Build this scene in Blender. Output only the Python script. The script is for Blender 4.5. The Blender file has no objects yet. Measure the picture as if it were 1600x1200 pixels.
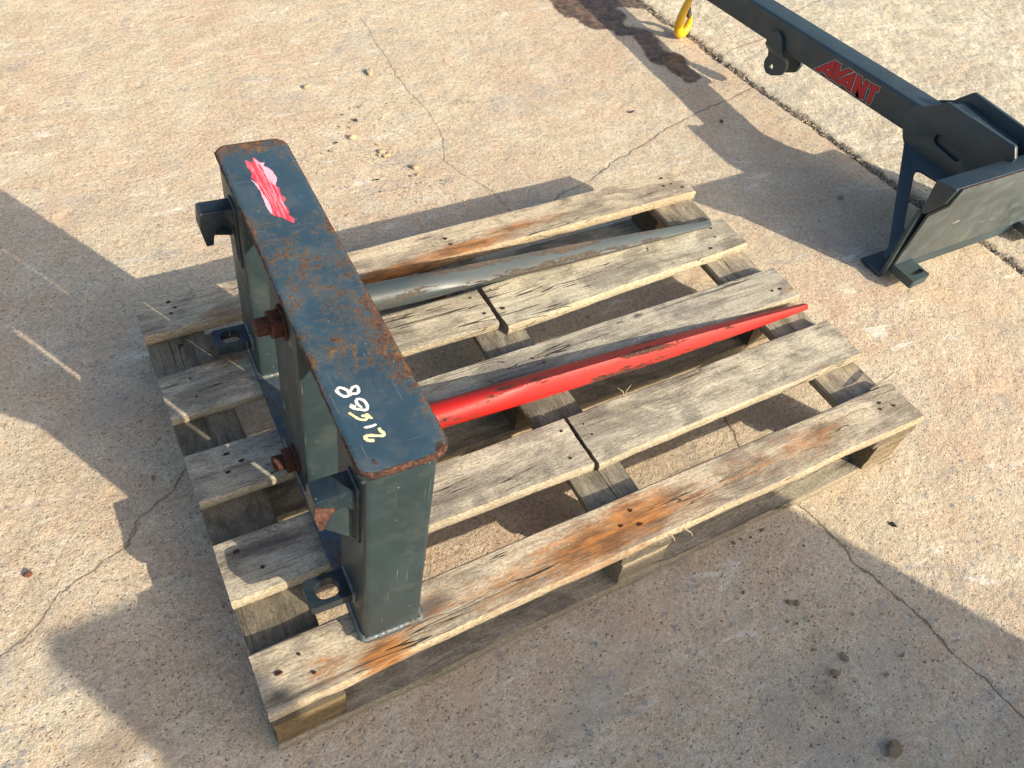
import bpy, bmesh, math, random
import numpy as np
from mathutils import Vector, Matrix, Euler
from mathutils.geometry import tessellate_polygon

S = bpy.context.scene
COL = S.collection

# ------------------------------------------------------------------ camera
CAM_C = (0.01866, -0.38388, 1.20410)
CAM_R = [[0.8784586978781221, -0.46647477545073956, 0.10349686],
         [-0.2992417869195013, -0.7059545099876128, -0.64193659],
         [0.37251130061180415, 0.5329441937917438, -0.75974062]]
cd = bpy.data.cameras.new('camera')
cam = bpy.data.objects.new('camera', cd)
COL.objects.link(cam)
r0, r1, r2 = CAM_R
cam.matrix_world = Matrix(((r0[0], -r1[0], -r2[0], CAM_C[0]),
                           (r0[1], -r1[1], -r2[1], CAM_C[1]),
                           (r0[2], -r1[2], -r2[2], CAM_C[2]),
                           (0, 0, 0, 1)))
cd.sensor_width = 36.0
cd.lens = 36.0 * 1252.93 / 1600.0
cd.clip_start = 0.01
cd.clip_end = 300
S.camera = cam

# ------------------------------------------------------------------ light
SUN_EL = math.radians(28.05)
SUN_DIR = Vector((0.902, -1.646, 0)).normalized() * math.cos(SUN_EL) + Vector((0, 0, math.sin(SUN_EL)))
W = bpy.data.worlds.new('World')
S.world = W
W.use_nodes = True
wt = W.node_tree
bg = wt.nodes['Background']
sky = wt.nodes.new('ShaderNodeTexSky')
sky.sky_type = 'NISHITA'
sky.sun_disc = False
sky.sun_elevation = SUN_EL
sky.sun_rotation = math.atan2(SUN_DIR.x, SUN_DIR.y)
sky.altitude = 50
sky.air_density = 1.0
sky.dust_density = 3.6
sky.ozone_density = 1.0
wt.links.new(sky.outputs['Color'], bg.inputs['Color'])
bg.inputs['Strength'].default_value = 0.130
sl = bpy.data.lights.new('sun', 'SUN')
sl.energy = 4.2
sl.angle = math.radians(0.55)
sl.color = (1.0, 0.885, 0.70)
sun = bpy.data.objects.new('sun', sl)
COL.objects.link(sun)
sun.rotation_euler = SUN_DIR.to_track_quat('Z', 'Y').to_euler()
sun.location = (3, -5, 4)
S.view_settings.view_transform = 'Standard'
S.view_settings.look = 'None'
S.view_settings.gamma = 1
S.view_settings.exposure = 0.70
S.render.engine = 'CYCLES'

# ------------------------------------------------------------------ helpers
def tag(o, label=None, cat=None, group=None, kind=None):
    if label: o['label'] = label
    if cat: o['category'] = cat
    if group: o['group'] = group
    if kind: o['kind'] = kind
    return o

def empty(name, loc=(0, 0, 0), rot=(0, 0, 0)):
    o = bpy.data.objects.new(name, None)
    o.empty_display_size = 0.05
    COL.objects.link(o)
    o.location = loc
    o.rotation_euler = rot
    return o

def obj(name, me, mat=None, parent=None, loc=None, rot=None):
    o = bpy.data.objects.new(name, me)
    COL.objects.link(o)
    if mat is not None and not me.materials: me.materials.append(mat)
    if parent is not None: o.parent = parent
    if loc is not None: o.location = loc
    if rot is not None: o.rotation_euler = rot
    return o

def bm_mesh(bm, name, smooth=True, angle=35):
    bmesh.ops.recalc_face_normals(bm, faces=bm.faces)
    me = bpy.data.meshes.new(name)
    bm.to_mesh(me)
    bm.free()
    if smooth:
        me.shade_smooth()
        me.set_sharp_from_angle(angle=math.radians(angle))
    return me

def bevel(bm, w, seg=2, amin=30):
    es = [e for e in bm.edges if len(e.link_faces) == 2 and e.calc_face_angle(0) > math.radians(amin)]
    if w > 0 and es:
        bmesh.ops.bevel(bm, geom=es, offset=w, segments=seg, affect='EDGES', profile=0.5, clamp_overlap=True)

def box_bm(x0, x1, y0, y1, z0, z1, bev=0.0, seg=2):
    bm = bmesh.new()
    m = Matrix.Translation(((x0+x1)/2, (y0+y1)/2, (z0+z1)/2)) @ Matrix.Diagonal((abs(x1-x0), abs(y1-y0), abs(z1-z0), 1))
    bmesh.ops.create_cube(bm, size=1, matrix=m)
    bevel(bm, bev, seg)
    return bm

def round_poly(pts, r, n=5):
    """round the corners of a 2-D polygon; r number or list"""
    out = []
    N = len(pts)
    for i in range(N):
        rr = r[i] if isinstance(r, (list, tuple)) else r
        p = Vector(pts[i]); a = Vector(pts[i-1]); b = Vector(pts[(i+1) % N])
        va, vb = (a-p), (b-p)
        la, lb = va.length, vb.length
        if rr <= 0 or la < 1e-9 or lb < 1e-9:
            out.append(tuple(p)); continue
        ang = va.angle(vb)
        if ang > math.radians(172): out.append(tuple(p)); continue
        d = min(rr / math.tan(ang/2), la*0.48, lb*0.48)
        A = p + va/la*d; B = p + vb/lb*d
        for k in range(n+1):
            t = k/n
            out.append(tuple((1-t)**2*A + 2*t*(1-t)*p + t*t*B))
    return out

def prism_bm(poly, lo, hi, axis, holes=(), bev=0.0, seg=2):
    """extrude a 2-D polygon (with holes) between lo and hi along axis ('x','y','z').
    2-D coords are the two remaining axes in order."""
    def P(p, h):
        return {'x': (h, p[0], p[1]), 'y': (p[0], h, p[1]), 'z': (p[0], p[1], h)}[axis]
    loops = [list(poly)] + [list(h) for h in holes]
    flat = [p for l in loops for p in l]
    tris = tessellate_polygon([[Vector((p[0], p[1], 0)) for p in l] for l in loops])
    bm = bmesh.new()
    va = [bm.verts.new(P(p, lo)) for p in flat]
    vb = [bm.verts.new(P(p, hi)) for p in flat]
    for t in tris:
        try:
            bm.faces.new([va[i] for i in t]); bm.faces.new([vb[i] for i in reversed(t)])
        except ValueError: pass
    k = 0
    for l in loops:
        n = len(l)
        for i in range(n):
            a, b = k+i, k+(i+1) % n
            bm.faces.new([va[a], va[b], vb[b], vb[a]])
        k += n
    bmesh.ops.recalc_face_normals(bm, faces=bm.faces)
    bmesh.ops.dissolve_limit(bm, angle_limit=0.001, verts=bm.verts, edges=bm.edges)
    if bev: bevel(bm, bev, seg, 50)
    return bm

def cyl_bm(p0, p1, r0_, r1_=None, n=24, bev=0.0):
    p0, p1 = Vector(p0), Vector(p1)
    r1_ = r0_ if r1_ is None else r1_
    bm = bmesh.new()
    d = p1-p0
    m = Matrix.Translation((p0+p1)/2) @ d.to_track_quat('Z', 'Y').to_matrix().to_4x4()
    bmesh.ops.create_cone(bm, cap_ends=True, segments=n, radius1=r0_, radius2=r1_, depth=d.length, matrix=m)
    if bev: bevel(bm, bev, 2, 50)
    return bm

def tube_bm(path, rad, n=12, closed=False):
    bm = bmesh.new()
    P = [Vector(p) for p in path]
    N = len(P)
    rings = []
    up = None
    for i in range(N):
        if closed: t = (P[(i+1) % N]-P[i-1]).normalized()
        else: t = (P[min(i+1, N-1)]-P[max(i-1, 0)]).normalized()
        if up is None:
            up = t.orthogonal().normalized()
        up = (up - t*up.dot(t)).normalized()
        s = t.cross(up)
        r = rad[i] if isinstance(rad, (list, tuple)) else rad
        rings.append([bm.verts.new(P[i] + (up*math.cos(2*math.pi*k/n) + s*math.sin(2*math.pi*k/n))*r) for k in range(n)])
    for i in range(N if closed else N-1):
        a, b = rings[i], rings[(i+1) % N]
        for k in range(n):
            bm.faces.new([a[k], a[(k+1) % n], b[(k+1) % n], b[k]])
    if not closed:
        bm.faces.new(rings[0]); bm.faces.new(list(reversed(rings[-1])))
    return bm

def join(*bms):
    out = bmesh.new()
    for b in bms:
        me = bpy.data.meshes.new('tmp'); b.to_mesh(me); b.free()
        out.from_mesh(me); bpy.data.meshes.remove(me)
    return out

# numpy value noise -----------------------------------------------------
def vnoise(x, y, seed=0):
    xi = np.floor(x).astype(np.int64); yi = np.floor(y).astype(np.int64)
    xf = x-xi; yf = y-yi
    u = xf*xf*(3-2*xf); v = yf*yf*(3-2*yf)
    def h(a, b):
        n = (a*374761393 + b*668265263 + seed*1442695041) & 0xffffffff
        n = ((n ^ (n >> 13))*1274126177) & 0xffffffff
        n = n ^ (n >> 16)
        return (n & 0xffff)/65535.0
    return ((h(xi, yi)*(1-u)+h(xi+1, yi)*u)*(1-v) + (h(xi, yi+1)*(1-u)+h(xi+1, yi+1)*u)*v)*2-1

def fbm(x, y, o=4, seed=0):
    s = 0; a = 1; t = 0
    for i in range(o):
        s = s + a*vnoise(x*2**i+i*17.3, y*2**i-i*9.1, seed+i); t += a; a *= .5
    return s/t

def seg_dist(X, Y, line):
    d = np.full(X.shape, 1e3)
    for (ax, ay), (bx, by) in zip(line[:-1], line[1:]):
        vx, vy = bx-ax, by-ay
        t = np.clip(((X-ax)*vx+(Y-ay)*vy)/(vx*vx+vy*vy), 0, 1)
        d = np.minimum(d, np.hypot(X-ax-t*vx, Y-ay-t*vy))
    return d

def inside(X, Y, poly):
    r = np.zeros(X.shape, bool)
    n = len(poly)
    for i in range(n):
        x0, y0 = poly[i]; x1, y1 = poly[(i+1) % n]
        c = ((y0 > Y) != (y1 > Y))
        with np.errstate(divide='ignore', invalid='ignore'):
            xx = (x1-x0)*(Y-y0)/((y1-y0) if y1 != y0 else 1e-12)+x0
        r ^= c & (X < xx)
    return r

# ------------------------------------------------------------------ node helper
class NT:
    def __init__(s, name):
        s.m = bpy.data.materials.new(name); s.m.use_nodes = True
        s.t = s.m.node_tree; s.N = s.t.nodes
        s.b = s.N['Principled BSDF']
        s.out = s.N['Material Output']
        tc = s.N.new('ShaderNodeTexCoord'); s.obj = tc.outputs['Object']; s.nrm = tc.outputs['Normal']
        oi = s.N.new('ShaderNodeObjectInfo'); s.rnd = oi.outputs['Random']; s.ocol = oi.outputs['Color']
    def L(s, a, b):
        if hasattr(a, 'is_output') or isinstance(a, bpy.types.NodeSocket): s.t.links.new(a, b)
        elif a is not None:
            b.default_value = a
    def attr(s, n):
        a = s.N.new('ShaderNodeAttribute'); a.attribute_name = n; return a.outputs['Fac']
    def math(s, op, a, b=0.0, clamp=False):
        n = s.N.new('ShaderNodeMath'); n.operation = op; n.use_clamp = clamp
        s.L(a, n.inputs[0]); s.L(b, n.inputs[1]); return n.outputs[0]
    def mr(s, v, a, b, c=0.0, d=1.0, smooth=True):
        n = s.N.new('ShaderNodeMapRange'); n.interpolation_type = 'SMOOTHSTEP' if smooth else 'LINEAR'
        s.L(v, n.inputs[0])
        for i, k in enumerate((a, b, c, d)): s.L(k, n.inputs[i+1])
        return n.outputs[0]
    def mix(s, f, a, b, mode='MIX'):
        n = s.N.new('ShaderNodeMix'); n.data_type = 'RGBA'; n.blend_type = mode
        s.L(f, n.inputs[0])
        for k, i in ((a, 6), (b, 7)):
            if isinstance(k, (tuple, list)): k = tuple(k[:3])+(1,)
            s.L(k, n.inputs[i])
        return n.outputs[2]
    def map(s, sc=(1, 1, 1), rot=(0, 0, 0), rnd=False, vec=None):
        n = s.N.new('ShaderNodeMapping')
        s.L(vec or s.obj, n.inputs[0]); n.inputs['Scale'].default_value = sc; n.inputs['Rotation'].default_value = rot
        if rnd:
            c = s.N.new('ShaderNodeCombineXYZ')
            k = s.math('MULTIPLY', s.rnd, 91.7)
            k2 = s.math('MULTIPLY', s.rnd, 37.1)
            for i, q in enumerate((k, k2, k)): s.L(q, c.inputs[i])
            s.L(c.outputs[0], n.inputs['Location'])
        return n.outputs[0]
    def noise(s, vec, scale, det=3, rough=.55, dist=0.0):
        n = s.N.new('ShaderNodeTexNoise'); s.L(vec, n.inputs['Vector'])
        n.inputs['Scale'].default_value = scale; n.inputs['Detail'].default_value = det
        n.inputs['Roughness'].default_value = rough; n.inputs['Distortion'].default_value = dist
        return n.outputs['Fac']
    def voro(s, vec, scale, feat='F1', rand=1.0):
        n = s.N.new('ShaderNodeTexVoronoi'); n.feature = feat; s.L(vec, n.inputs['Vector'])
        n.inputs['Scale'].default_value = scale; n.inputs['Randomness'].default_value = rand
        return n.outputs['Distance'], n.outputs.get('Color')
    def bump(s, h, dist=.001, st=1.0, prev=None):
        n = s.N.new('ShaderNodeBump'); s.L(h, n.inputs['Height']); n.inputs['Distance'].default_value = dist
        s.L(st, n.inputs['Strength'])
        if prev: s.L(prev, n.inputs['Normal'])
        return n.outputs[0]
    def done(s, col, rough, nor=None, metal=0.0, spec=.5):
        if isinstance(col, tuple): col = col[:3]+(1,)
        s.L(col, s.b.inputs['Base Color']); s.L(rough, s.b.inputs['Roughness'])
        s.L(metal, s.b.inputs['Metallic']); s.L(spec, s.b.inputs['Specular IOR Level'])
        if nor: s.L(nor, s.b.inputs['Normal'])
        return s.m

def sep(n, v):
    k = n.N.new('ShaderNodeSeparateXYZ'); n.L(v, k.inputs[0]); return k.outputs

# ------------------------------------------------------------------ materials
def mat_ground(name, far):
    n = NT(name)
    g = n.obj
    big = n.noise(g, 1.6, 3, .5)
    med = n.noise(g, 9, 4, .6)
    fine = n.noise(g, 120, 4, .65)
    grit = n.noise(g, 420, 2, .6)
    if far:
        base = n.mix(n.mr(med, .35, .68), (.56, .505, .385), (.75, .68, .53))
        base = n.mix(n.mr(big, .45, .7), base, (.55, .47, .37))
    else:
        base = n.mix(n.mr(big, .38, .62), (.590, .468, .340), (.600, .508, .372))
        base = n.mix(n.mr(med, .40, .70, 0, .75), base, (.69, .61, .465))
    # grain
    base = n.mix(n.mr(fine, .36, .62), n.mix(1.0, base, (.80, .785, .765), 'MULTIPLY'), base)
    gr2 = n.noise(n.map((1, 1.6, 1), (0, 0, .9)), 330, 4, .75, .4)
    base = n.mix(n.mr(gr2, .52, .40), base, n.mix(1.0, base, (.71, .685, .66), 'MULTIPLY'))
    base = n.mix(n.mr(gr2, .53, .64, 0, .7), base, n.mix(1.0, base, (1.24, 1.22, 1.17), 'MULTIPLY'))
    tint = n.noise(g, 15, 4, .65, .4)
    base = n.mix(n.mr(tint, .48, .66, 0, .5), base, n.mix(1.0, base, (1.04, .95, .89), 'MULTIPLY'))
    base = n.mix(n.mr(tint, .50, .36, 0, .5), base, n.mix(1.0, base, (.92, .97, 1.0), 'MULTIPLY'))
    base = n.mix(n.mr(grit, .45, .72, 0, .55), base, n.mix(1.0, base, (1.28, 1.27, 1.25), 'MULTIPLY'))
    base = n.mix(n.mr(grit, .48, .30, 0, .5), base, n.mix(1.0, base, (.72, .70, .69), 'MULTIPLY'))
    # worn blotches: grey smudges
    sm = n.noise(n.map((1, 1.7, 1), (0, 0, .4)), 3.1, 5, .6, .6)
    base = n.mix(n.mr(sm, .53, .70, 0, .50), base, (.37, .345, .30))
    sm3 = n.noise(n.map((1, 3.2, 1), (0, 0, -.12)), 4.2, 6, .72, 1.2)
    base = n.mix(n.mr(sm3, .57, .70, 0, .55), base, (.30, .29, .27))
    # warm dusty blotches
    sm2 = n.noise(g, 5.3, 3, .6, .3)
    base = n.mix(n.mr(sm2, .55, .75, 0, .45), base, (.62, .45, .30))
    # pale scuffs
    sc = n.noise(n.map((.8, 3.0, 1), (0, 0, -.5)), 9, 6, .72, .8)
    scm = n.math('MULTIPLY', n.mr(sc, .565, .66), n.mr(n.noise(g, 2.3, 2), .42, .58))
    base = n.mix(n.math('MULTIPLY', scm, .45), base, (.84, .81, .74))
    # aggregate stones in patches
    d, c = n.voro(n.map((1, 1, .2)), 62)
    cs = n.N.new('ShaderNodeSeparateColor'); n.L(c, cs.inputs[0])
    patch = n.mr(n.noise(g, 2.7, 3, .6), .46, .64)
    pick = n.math('GREATER_THAN', cs.outputs[0], .70 if not far else .6)
    shp = n.mr(n.math('ADD', d, n.math('MULTIPLY', fine, .5)), .62, .50)
    st = n.math('MULTIPLY', n.math('MULTIPLY', pick, shp), n.mr(patch, 0, 1, .12, 1.0))
    stc = n.mix(cs.outputs[1], (.17, .19, .22), (.42, .40, .37))
    base = n.mix(n.math('MULTIPLY', st, .62), base, stc)
    wv = n.noise(g, 55, 3, .6)
    d5, c5 = n.voro(n.map((1, 1.25, .2), (0, 0, 1.1)), 34)
    c5s = n.N.new('ShaderNodeSeparateColor'); n.L(c5, c5s.inputs[0])
    shp5 = n.mr(n.math('ADD', n.math('ADD', d5, n.math('MULTIPLY', fine, .45)), n.math('MULTIPLY', wv, .5)), .70, .56)
    st5 = n.math('MULTIPLY', n.math('MULTIPLY', n.math('GREATER_THAN', c5s.outputs[0], .66), shp5), n.mr(n.noise(g, 2.1, 3, .6), .48, .60, .08, 1.0))
    base = n.mix(n.math('MULTIPLY', st5, .55), base, n.mix(c5s.outputs[2], (.15, .17, .20), (.50, .50, .46)))
    # pores: sharp dark specks, some elongated
    d2, c2 = n.voro(n.map((1, 1.9, .2), (0, 0, .7)), 92)
    c2s = n.N.new('ShaderNodeSeparateColor'); n.L(c2, c2s.inputs[0])
    por = n.math('MULTIPLY', n.mr(d2, .27, .15), n.math('GREATER_THAN', c2s.outputs[0], .76))
    d3, c3 = n.voro(n.map((1.4, .8, .2), (0, 0, -.3)), 170)
    c3s = n.N.new('ShaderNodeSeparateColor'); n.L(c3, c3s.inputs[0])
    por2 = n.math('MULTIPLY', n.mr(d3, .32, .18), n.math('GREATER_THAN', c3s.outputs[1], .80))
    pores = n.math('MAXIMUM', por, n.math('MULTIPLY', por2, .8))
    base = n.mix(n.math('MULTIPLY', pores, .62), base, (.14, .115, .10))
    # thin cracks and the joint
    wob = n.math('MULTIPLY', n.math('SUBTRACT', n.noise(g, 80, 4, .7), .5), .010)
    cd_ = n.math('ABSOLUTE', n.math('ADD', n.attr('crk'), wob))
    cwd = n.mr(n.noise(g, 24, 3, .6), .40, .62, .0006, .0021)
    crk = n.math('MULTIPLY', n.mr(n.math('SUBTRACT', cd_, cwd), .0008, -.0004), n.attr('ckm'))
    halo = n.math('MULTIPLY', n.mr(cd_, .013, .001, 0, .22), n.attr('ckm'))
    base = n.mix(halo, base, (.22, .18, .15))
    base = n.mix(n.math('MULTIPLY', crk, .85), base, (.07, .055, .045))
    jw = n.math('MULTIPLY', n.math('SUBTRACT', n.noise(g, 36, 5, .65), .5), .045)
    jd = n.math('ADD', n.attr('jnt'), jw)
    jm = n.mr(jd, .017, .009)
    jc = n.mix(n.mr(n.noise(g, 150, 4, .7), .35, .68), (.075, .062, .05), (.40, .35, .28))
    base = n.mix(n.mr(jd, .034, .010, 0, .35), base, (.38, .34, .28))
    base = n.mix(n.math('MULTIPLY', jm, .92), base, jc)
    # oil stain
    ow = n.math('MULTIPLY', n.math('SUBTRACT', n.noise(g, 42, 5, .75), .5), .032)
    od = n.math('ADD', n.attr('stn'), ow)
    om = n.mr(od, -.005, .007)
    oc = n.mix(n.mr(n.noise(g, 16, 5, .7), .40, .62), (.060, .038, .028), (.17, .098, .066))
    base = n.mix(n.math('MULTIPLY', om, n.mr(n.noise(g, 60, 4, .7), .3, .6, .72, .97)), base, n.mix(.25, oc, base, 'MULTIPLY'))
    # dirt smear
    dm = n.mr(n.math('ADD', n.attr('drt'), n.math('MULTIPLY', n.math('SUBTRACT', n.noise(g, 60, 4, .7), .5), .9)), .35, .85, 0, .6)
    base = n.mix(dm, base, (.26, .19, .13))
    # relief
    h = n.math('ADD', n.math('MULTIPLY', n.noise(g, 85, 5, .7), 1.0), n.math('MULTIPLY', grit, .35))
    h = n.math('SUBTRACT', h, n.math('MULTIPLY', pores, .55))
    h = n.math('SUBTRACT', h, n.math('MULTIPLY', crk, 1.6))
    h = n.math('ADD', h, n.math('MULTIPLY', st, .1))
    h = n.math('ADD', h, n.math('MULTIPLY', n.math('MULTIPLY', jm, n.noise(g, 110, 4, .7)), 2.0))
    nb = n.bump(h, .0034 if not far else .0046, 1.0)
    rough = n.mr(om, 0, 1, .93, .45)
    return n.done(base, rough, nb, spec=.25)

def mat_wood(name, c1=(.59, .54, .44), c2=(.34, .312, .265), edge=(.62, .55, .41)):
    n = NT(name)
    v = n.map((1, 1, 1), rnd=True)
    wob = n.noise(n.map((2.2, 9, 9), rnd=True), 1.5, 3, .5)
    # warped coords so that the grain waves
    cx = n.N.new('ShaderNodeVectorMath'); cx.operation = 'ADD'
    cc = n.N.new('ShaderNodeCombineXYZ')
    n.L(n.math('MULTIPLY', wob, .05), cc.inputs[1]); n.L(n.math('MULTIPLY', wob, .03), cc.inputs[2])
    n.L(v, cx.inputs[0]); n.L(cc.outputs[0], cx.inputs[1])
    vw = cx.outputs[0]
    g1 = n.noise(n.map((5, 85, 85), vec=vw), 1.0, 5, .7)
    g2 = n.noise(n.map((16, 300, 300), vec=vw), 1.0, 4, .7)
    g3 = n.noise(n.map((60, 900, 900), vec=vw), 1.0, 2, .6)
    spk = n.noise(n.map((170, 520, 520), vec=vw), 1.0, 3, .7)
    blot = n.noise(n.map((9, 17, 17), rnd=True), 1.0, 5, .65, .5)
    pat = n.noise(n.map((4, 26, 26), rnd=True), 1.0, 5, .65, .5)
    saw = n.noise(n.map((260, 20, 20), rnd=True, rot=(0, 0, .25)), 1.0, 2, .5)
    base = n.mix(n.mr(blot, .40, .58), c2, c1)
    base = n.mix(n.mr(g1, .42, .60, 0, .55), n.mix(1.0, base, (.80, .785, .76), 'MULTIPLY'), n.mix(1.0, base, (1.10, 1.10, 1.08), 'MULTIPLY'))
    base = n.mix(n.mr(g2, .46, .34, 0, .60), base, n.mix(1.0, base, (.50, .48, .45), 'MULTIPLY'))
    base = n.mix(n.mr(spk, .50, .36, 0, .75), base, n.mix(1.0, base, (.50, .47, .43), 'MULTIPLY'))
    base = n.mix(n.mr(spk, .52, .66, 0, .55), base, n.mix(1.0, base, (1.38, 1.35, 1.28), 'MULTIPLY'))
    base = n.mix(n.mr(g3, .45, .32, 0, .35), base, n.mix(1.0, base, (.55, .53, .5), 'MULTIPLY'))
    base = n.mix(n.mr(saw, .56, .72, 0, .16), base, n.mix(1.0, base, (.72, .72, .72), 'MULTIPLY'))
    base = n.mix(n.mr(pat, .50, .68, 0, .62), base, n.mix(1.0, base, (.40, .385, .385), 'MULTIPLY'))
    pat2 = n.noise(n.map((7, 34, 34), rnd=True, rot=(0, 0, .05)), 1.3, 4, .65)
    base = n.mix(n.mr(pat2, .54, .72, 0, .5), base, (.52, .48, .40))
    # splits along the grain
    sp = n.noise(n.map((1.6, 62, 62), vec=vw), 1.0, 2, .4)
    spm = n.mr(n.math('ABSOLUTE', n.math('SUBTRACT', sp, .5)), .011, .003)
    spm = n.math('MULTIPLY', spm, n.mr(n.noise(n.map((5, 20, 20), rnd=True), 1.0, 2), .50, .58))
    # sawn side faces: yellower wood, end grain darker
    nn = sep(n, n.nrm)
    side = n.mr(n.math('ADD', n.math('ABSOLUTE', nn[1]), n.math('MULTIPLY', n.math('SUBTRACT', g1, .5), .9)), .35, .85)
    ec = n.mix(n.mr(n.noise(n.map((150, 330, 330), rnd=True), 1.0, 5, .8), .40, .60), n.mix(1.0, edge, (.45, .41, .34), 'MULTIPLY'), edge)
    ec = n.mix(n.mr(n.noise(n.map((12, 60, 60), rnd=True), 1.0, 3, .6), .45, .62, 0, .7), ec, (.36, .31, .23))
    base = n.mix(n.math('MULTIPLY', side, .75), base, ec)
    end = n.mr(n.math('ABSOLUTE', nn[0]), .6, .9)
    base = n.mix(n.math('MULTIPLY', end, .75), base, n.mix(n.mr(n.noise(v, 420, 3, .7), .4, .65), (.10, .082, .062), (.27, .22, .16)))
    base = n.mix(1.0, base, n.ocol, 'MULTIPLY')
    # stains
    dk = n.mr(n.math('ADD', n.attr('dark'), n.math('MULTIPLY', n.math('SUBTRACT', n.mix(.5, g1, pat), .5), 1.1)), .30, .95, 0, .85)
    base = n.mix(dk, base, (.060, .054, .052))
    rn = n.mix(.45, n.noise(n.map((22, 90, 90), rnd=True), 1.0, 6, .8), n.noise(n.map((60, 300, 300), rnd=True), 1.0, 4, .8))
    rs = n.mr(n.math('ADD', n.attr('rust'), n.math('MULTIPLY', n.math('SUBTRACT', rn, .5), 2.4)), .20, .95, 0, .92)
    rc = n.mix(n.mr(n.noise(n.map((20, 90, 90), rnd=True), 1.0, 4, .7), .35, .68), (.17, .075, .028), (.50, .20, .050))
    base = n.mix(rs, base, rc)
    base = n.mix(n.math('MULTIPLY', spm, .9), base, (.035, .028, .02))
    h = n.math('ADD', n.math('MULTIPLY', g1, .6), n.math('MULTIPLY', g2, .55))
    h = n.math('ADD', h, n.math('MULTIPLY', spk, .45))
    h = n.math('ADD', h, n.math('MULTIPLY', n.math('MULTIPLY', n.noise(v, 230, 4, .75), side), 1.9))
    h = n.math('SUBTRACT', h, n.math('MULTIPLY', spm, 1.3))
    nb = n.bump(h, .0015, 1.0)
    return n.done(base, .86, nb, spec=.25)

RUST_D = (.050, .020, .013)
RUST_L = (.19, .080, .034)

def mat_paint(name, base=(.020, .036, .042), rust=0.0, top=False, scr=.5, rough=.32, edge_attr=False, dust=.25, spec=.5, dcol=(.16, .155, .13)):
    n = NT(name)
    g = n.obj
    col = n.mix(n.mr(n.noise(g, 14, 4, .6), .35, .7), base, tuple(min(1, c*1.35) for c in base))
    # dusty film
    dn = n.noise(g, 22, 5, .65, .5)
    col = n.mix(n.mr(dn, .45, .75, 0, dust), col, dcol)
    r = n.mr(dn, .35, .75, rough, rough+.22)
    # hair scratches
    sm = None
    for i, (sc, rot) in enumerate((((420, 9, 9), .5), ((380, 12, 12), -.9), ((9, 400, 9), .25))):
        s_ = n.noise(n.map(sc, (rot*.6, rot*.4, rot)), 1.0, 2, .5, 1.2)
        k = n.mr(s_, .70, .75)
        sm = k if sm is None else n.math('MAXIMUM', sm, k)
    sm = n.math('MULTIPLY', sm, n.mr(n.noise(g, 17, 2), .44, .58))
    col = n.mix(n.math('MULTIPLY', sm, scr), col, (.33, .33, .29))
    # chips: tiny pale specks
    d, c = n.voro(g, 150)
    cs = n.N.new('ShaderNodeSeparateColor'); n.L(c, cs.inputs[0])
    chip = n.math('MULTIPLY', n.mr(d, .20, .10), n.math('GREATER_THAN', cs.outputs[0], .972))
    col = n.mix(n.math('MULTIPLY', chip, min(.6, scr)), col, (.42, .40, .34))
    # rust
    rn = n.noise(g, 130, 6, .80, .8)
    rl = n.noise(g, 11, 4, .6)
    base_amt = n.math('MULTIPLY', n.math('SUBTRACT', rl, .5), 1.4)
    if edge_attr:
        amt = n.math('ADD', n.attr('rust'), base_amt)
    else:
        amt = n.math('ADD', base_amt, rust)
    t = n.math('ADD', n.math('MULTIPLY', rn, 1.9), n.math('MULTIPLY', amt, .62))
    rm = n.mr(t, 1.11, 1.28)
    rc = n.mix(n.mr(n.noise(g, 210, 4, .7), .35, .68), RUST_D, RUST_L)
    rc = n.mix(n.mr(n.noise(g, 34, 3, .6), .45, .68, 0, .6), rc, (.24, .155, .075))
    film = n.mr(t, .90, 1.25, 0, .50)
    col = n.mix(film, col, (.17, .135, .075))
    col = n.mix(rm, col, rc)
    if edge_attr:
        # strong, dark scale rust at the rim
        k = n.mr(n.math('ADD', n.attr('rim'), n.math('MULTIPLY', n.math('SUBTRACT', rn, .5), 1.5)), .45, .72)
        col = n.mix(k, col, n.mix(n.mr(n.noise(g, 240, 4, .7), .42, .70), (.030, .014, .011), (.15, .055, .024)))
        rm = n.math('MAXIMUM', rm, k)
    r = n.mr(rm, 0, 1, r, .9)
    h = n.math('ADD', n.math('MULTIPLY', n.math('MULTIPLY', rn, rm), 1.0), n.math('MULTIPLY', n.noise(g, 60, 3), .10))
    nb = n.bump(h, .0012, .9)
    return n.done(col, r, nb, spec=spec)

def mat_rust(name, a=(.035, .015, .011), b=(.115, .042, .024)):
    n = NT(name)
    f = n.noise(n.obj, 180, 5, .7)
    c = n.mix(n.mr(f, .33, .68), a, b)
    c = n.mix(n.mr(n.noise(n.obj, 60, 3), .5, .7, 0, .5), c, (.10, .05, .04))
    return n.done(c, .88, n.bump(f, .0016, 1.0), spec=.3)

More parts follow.
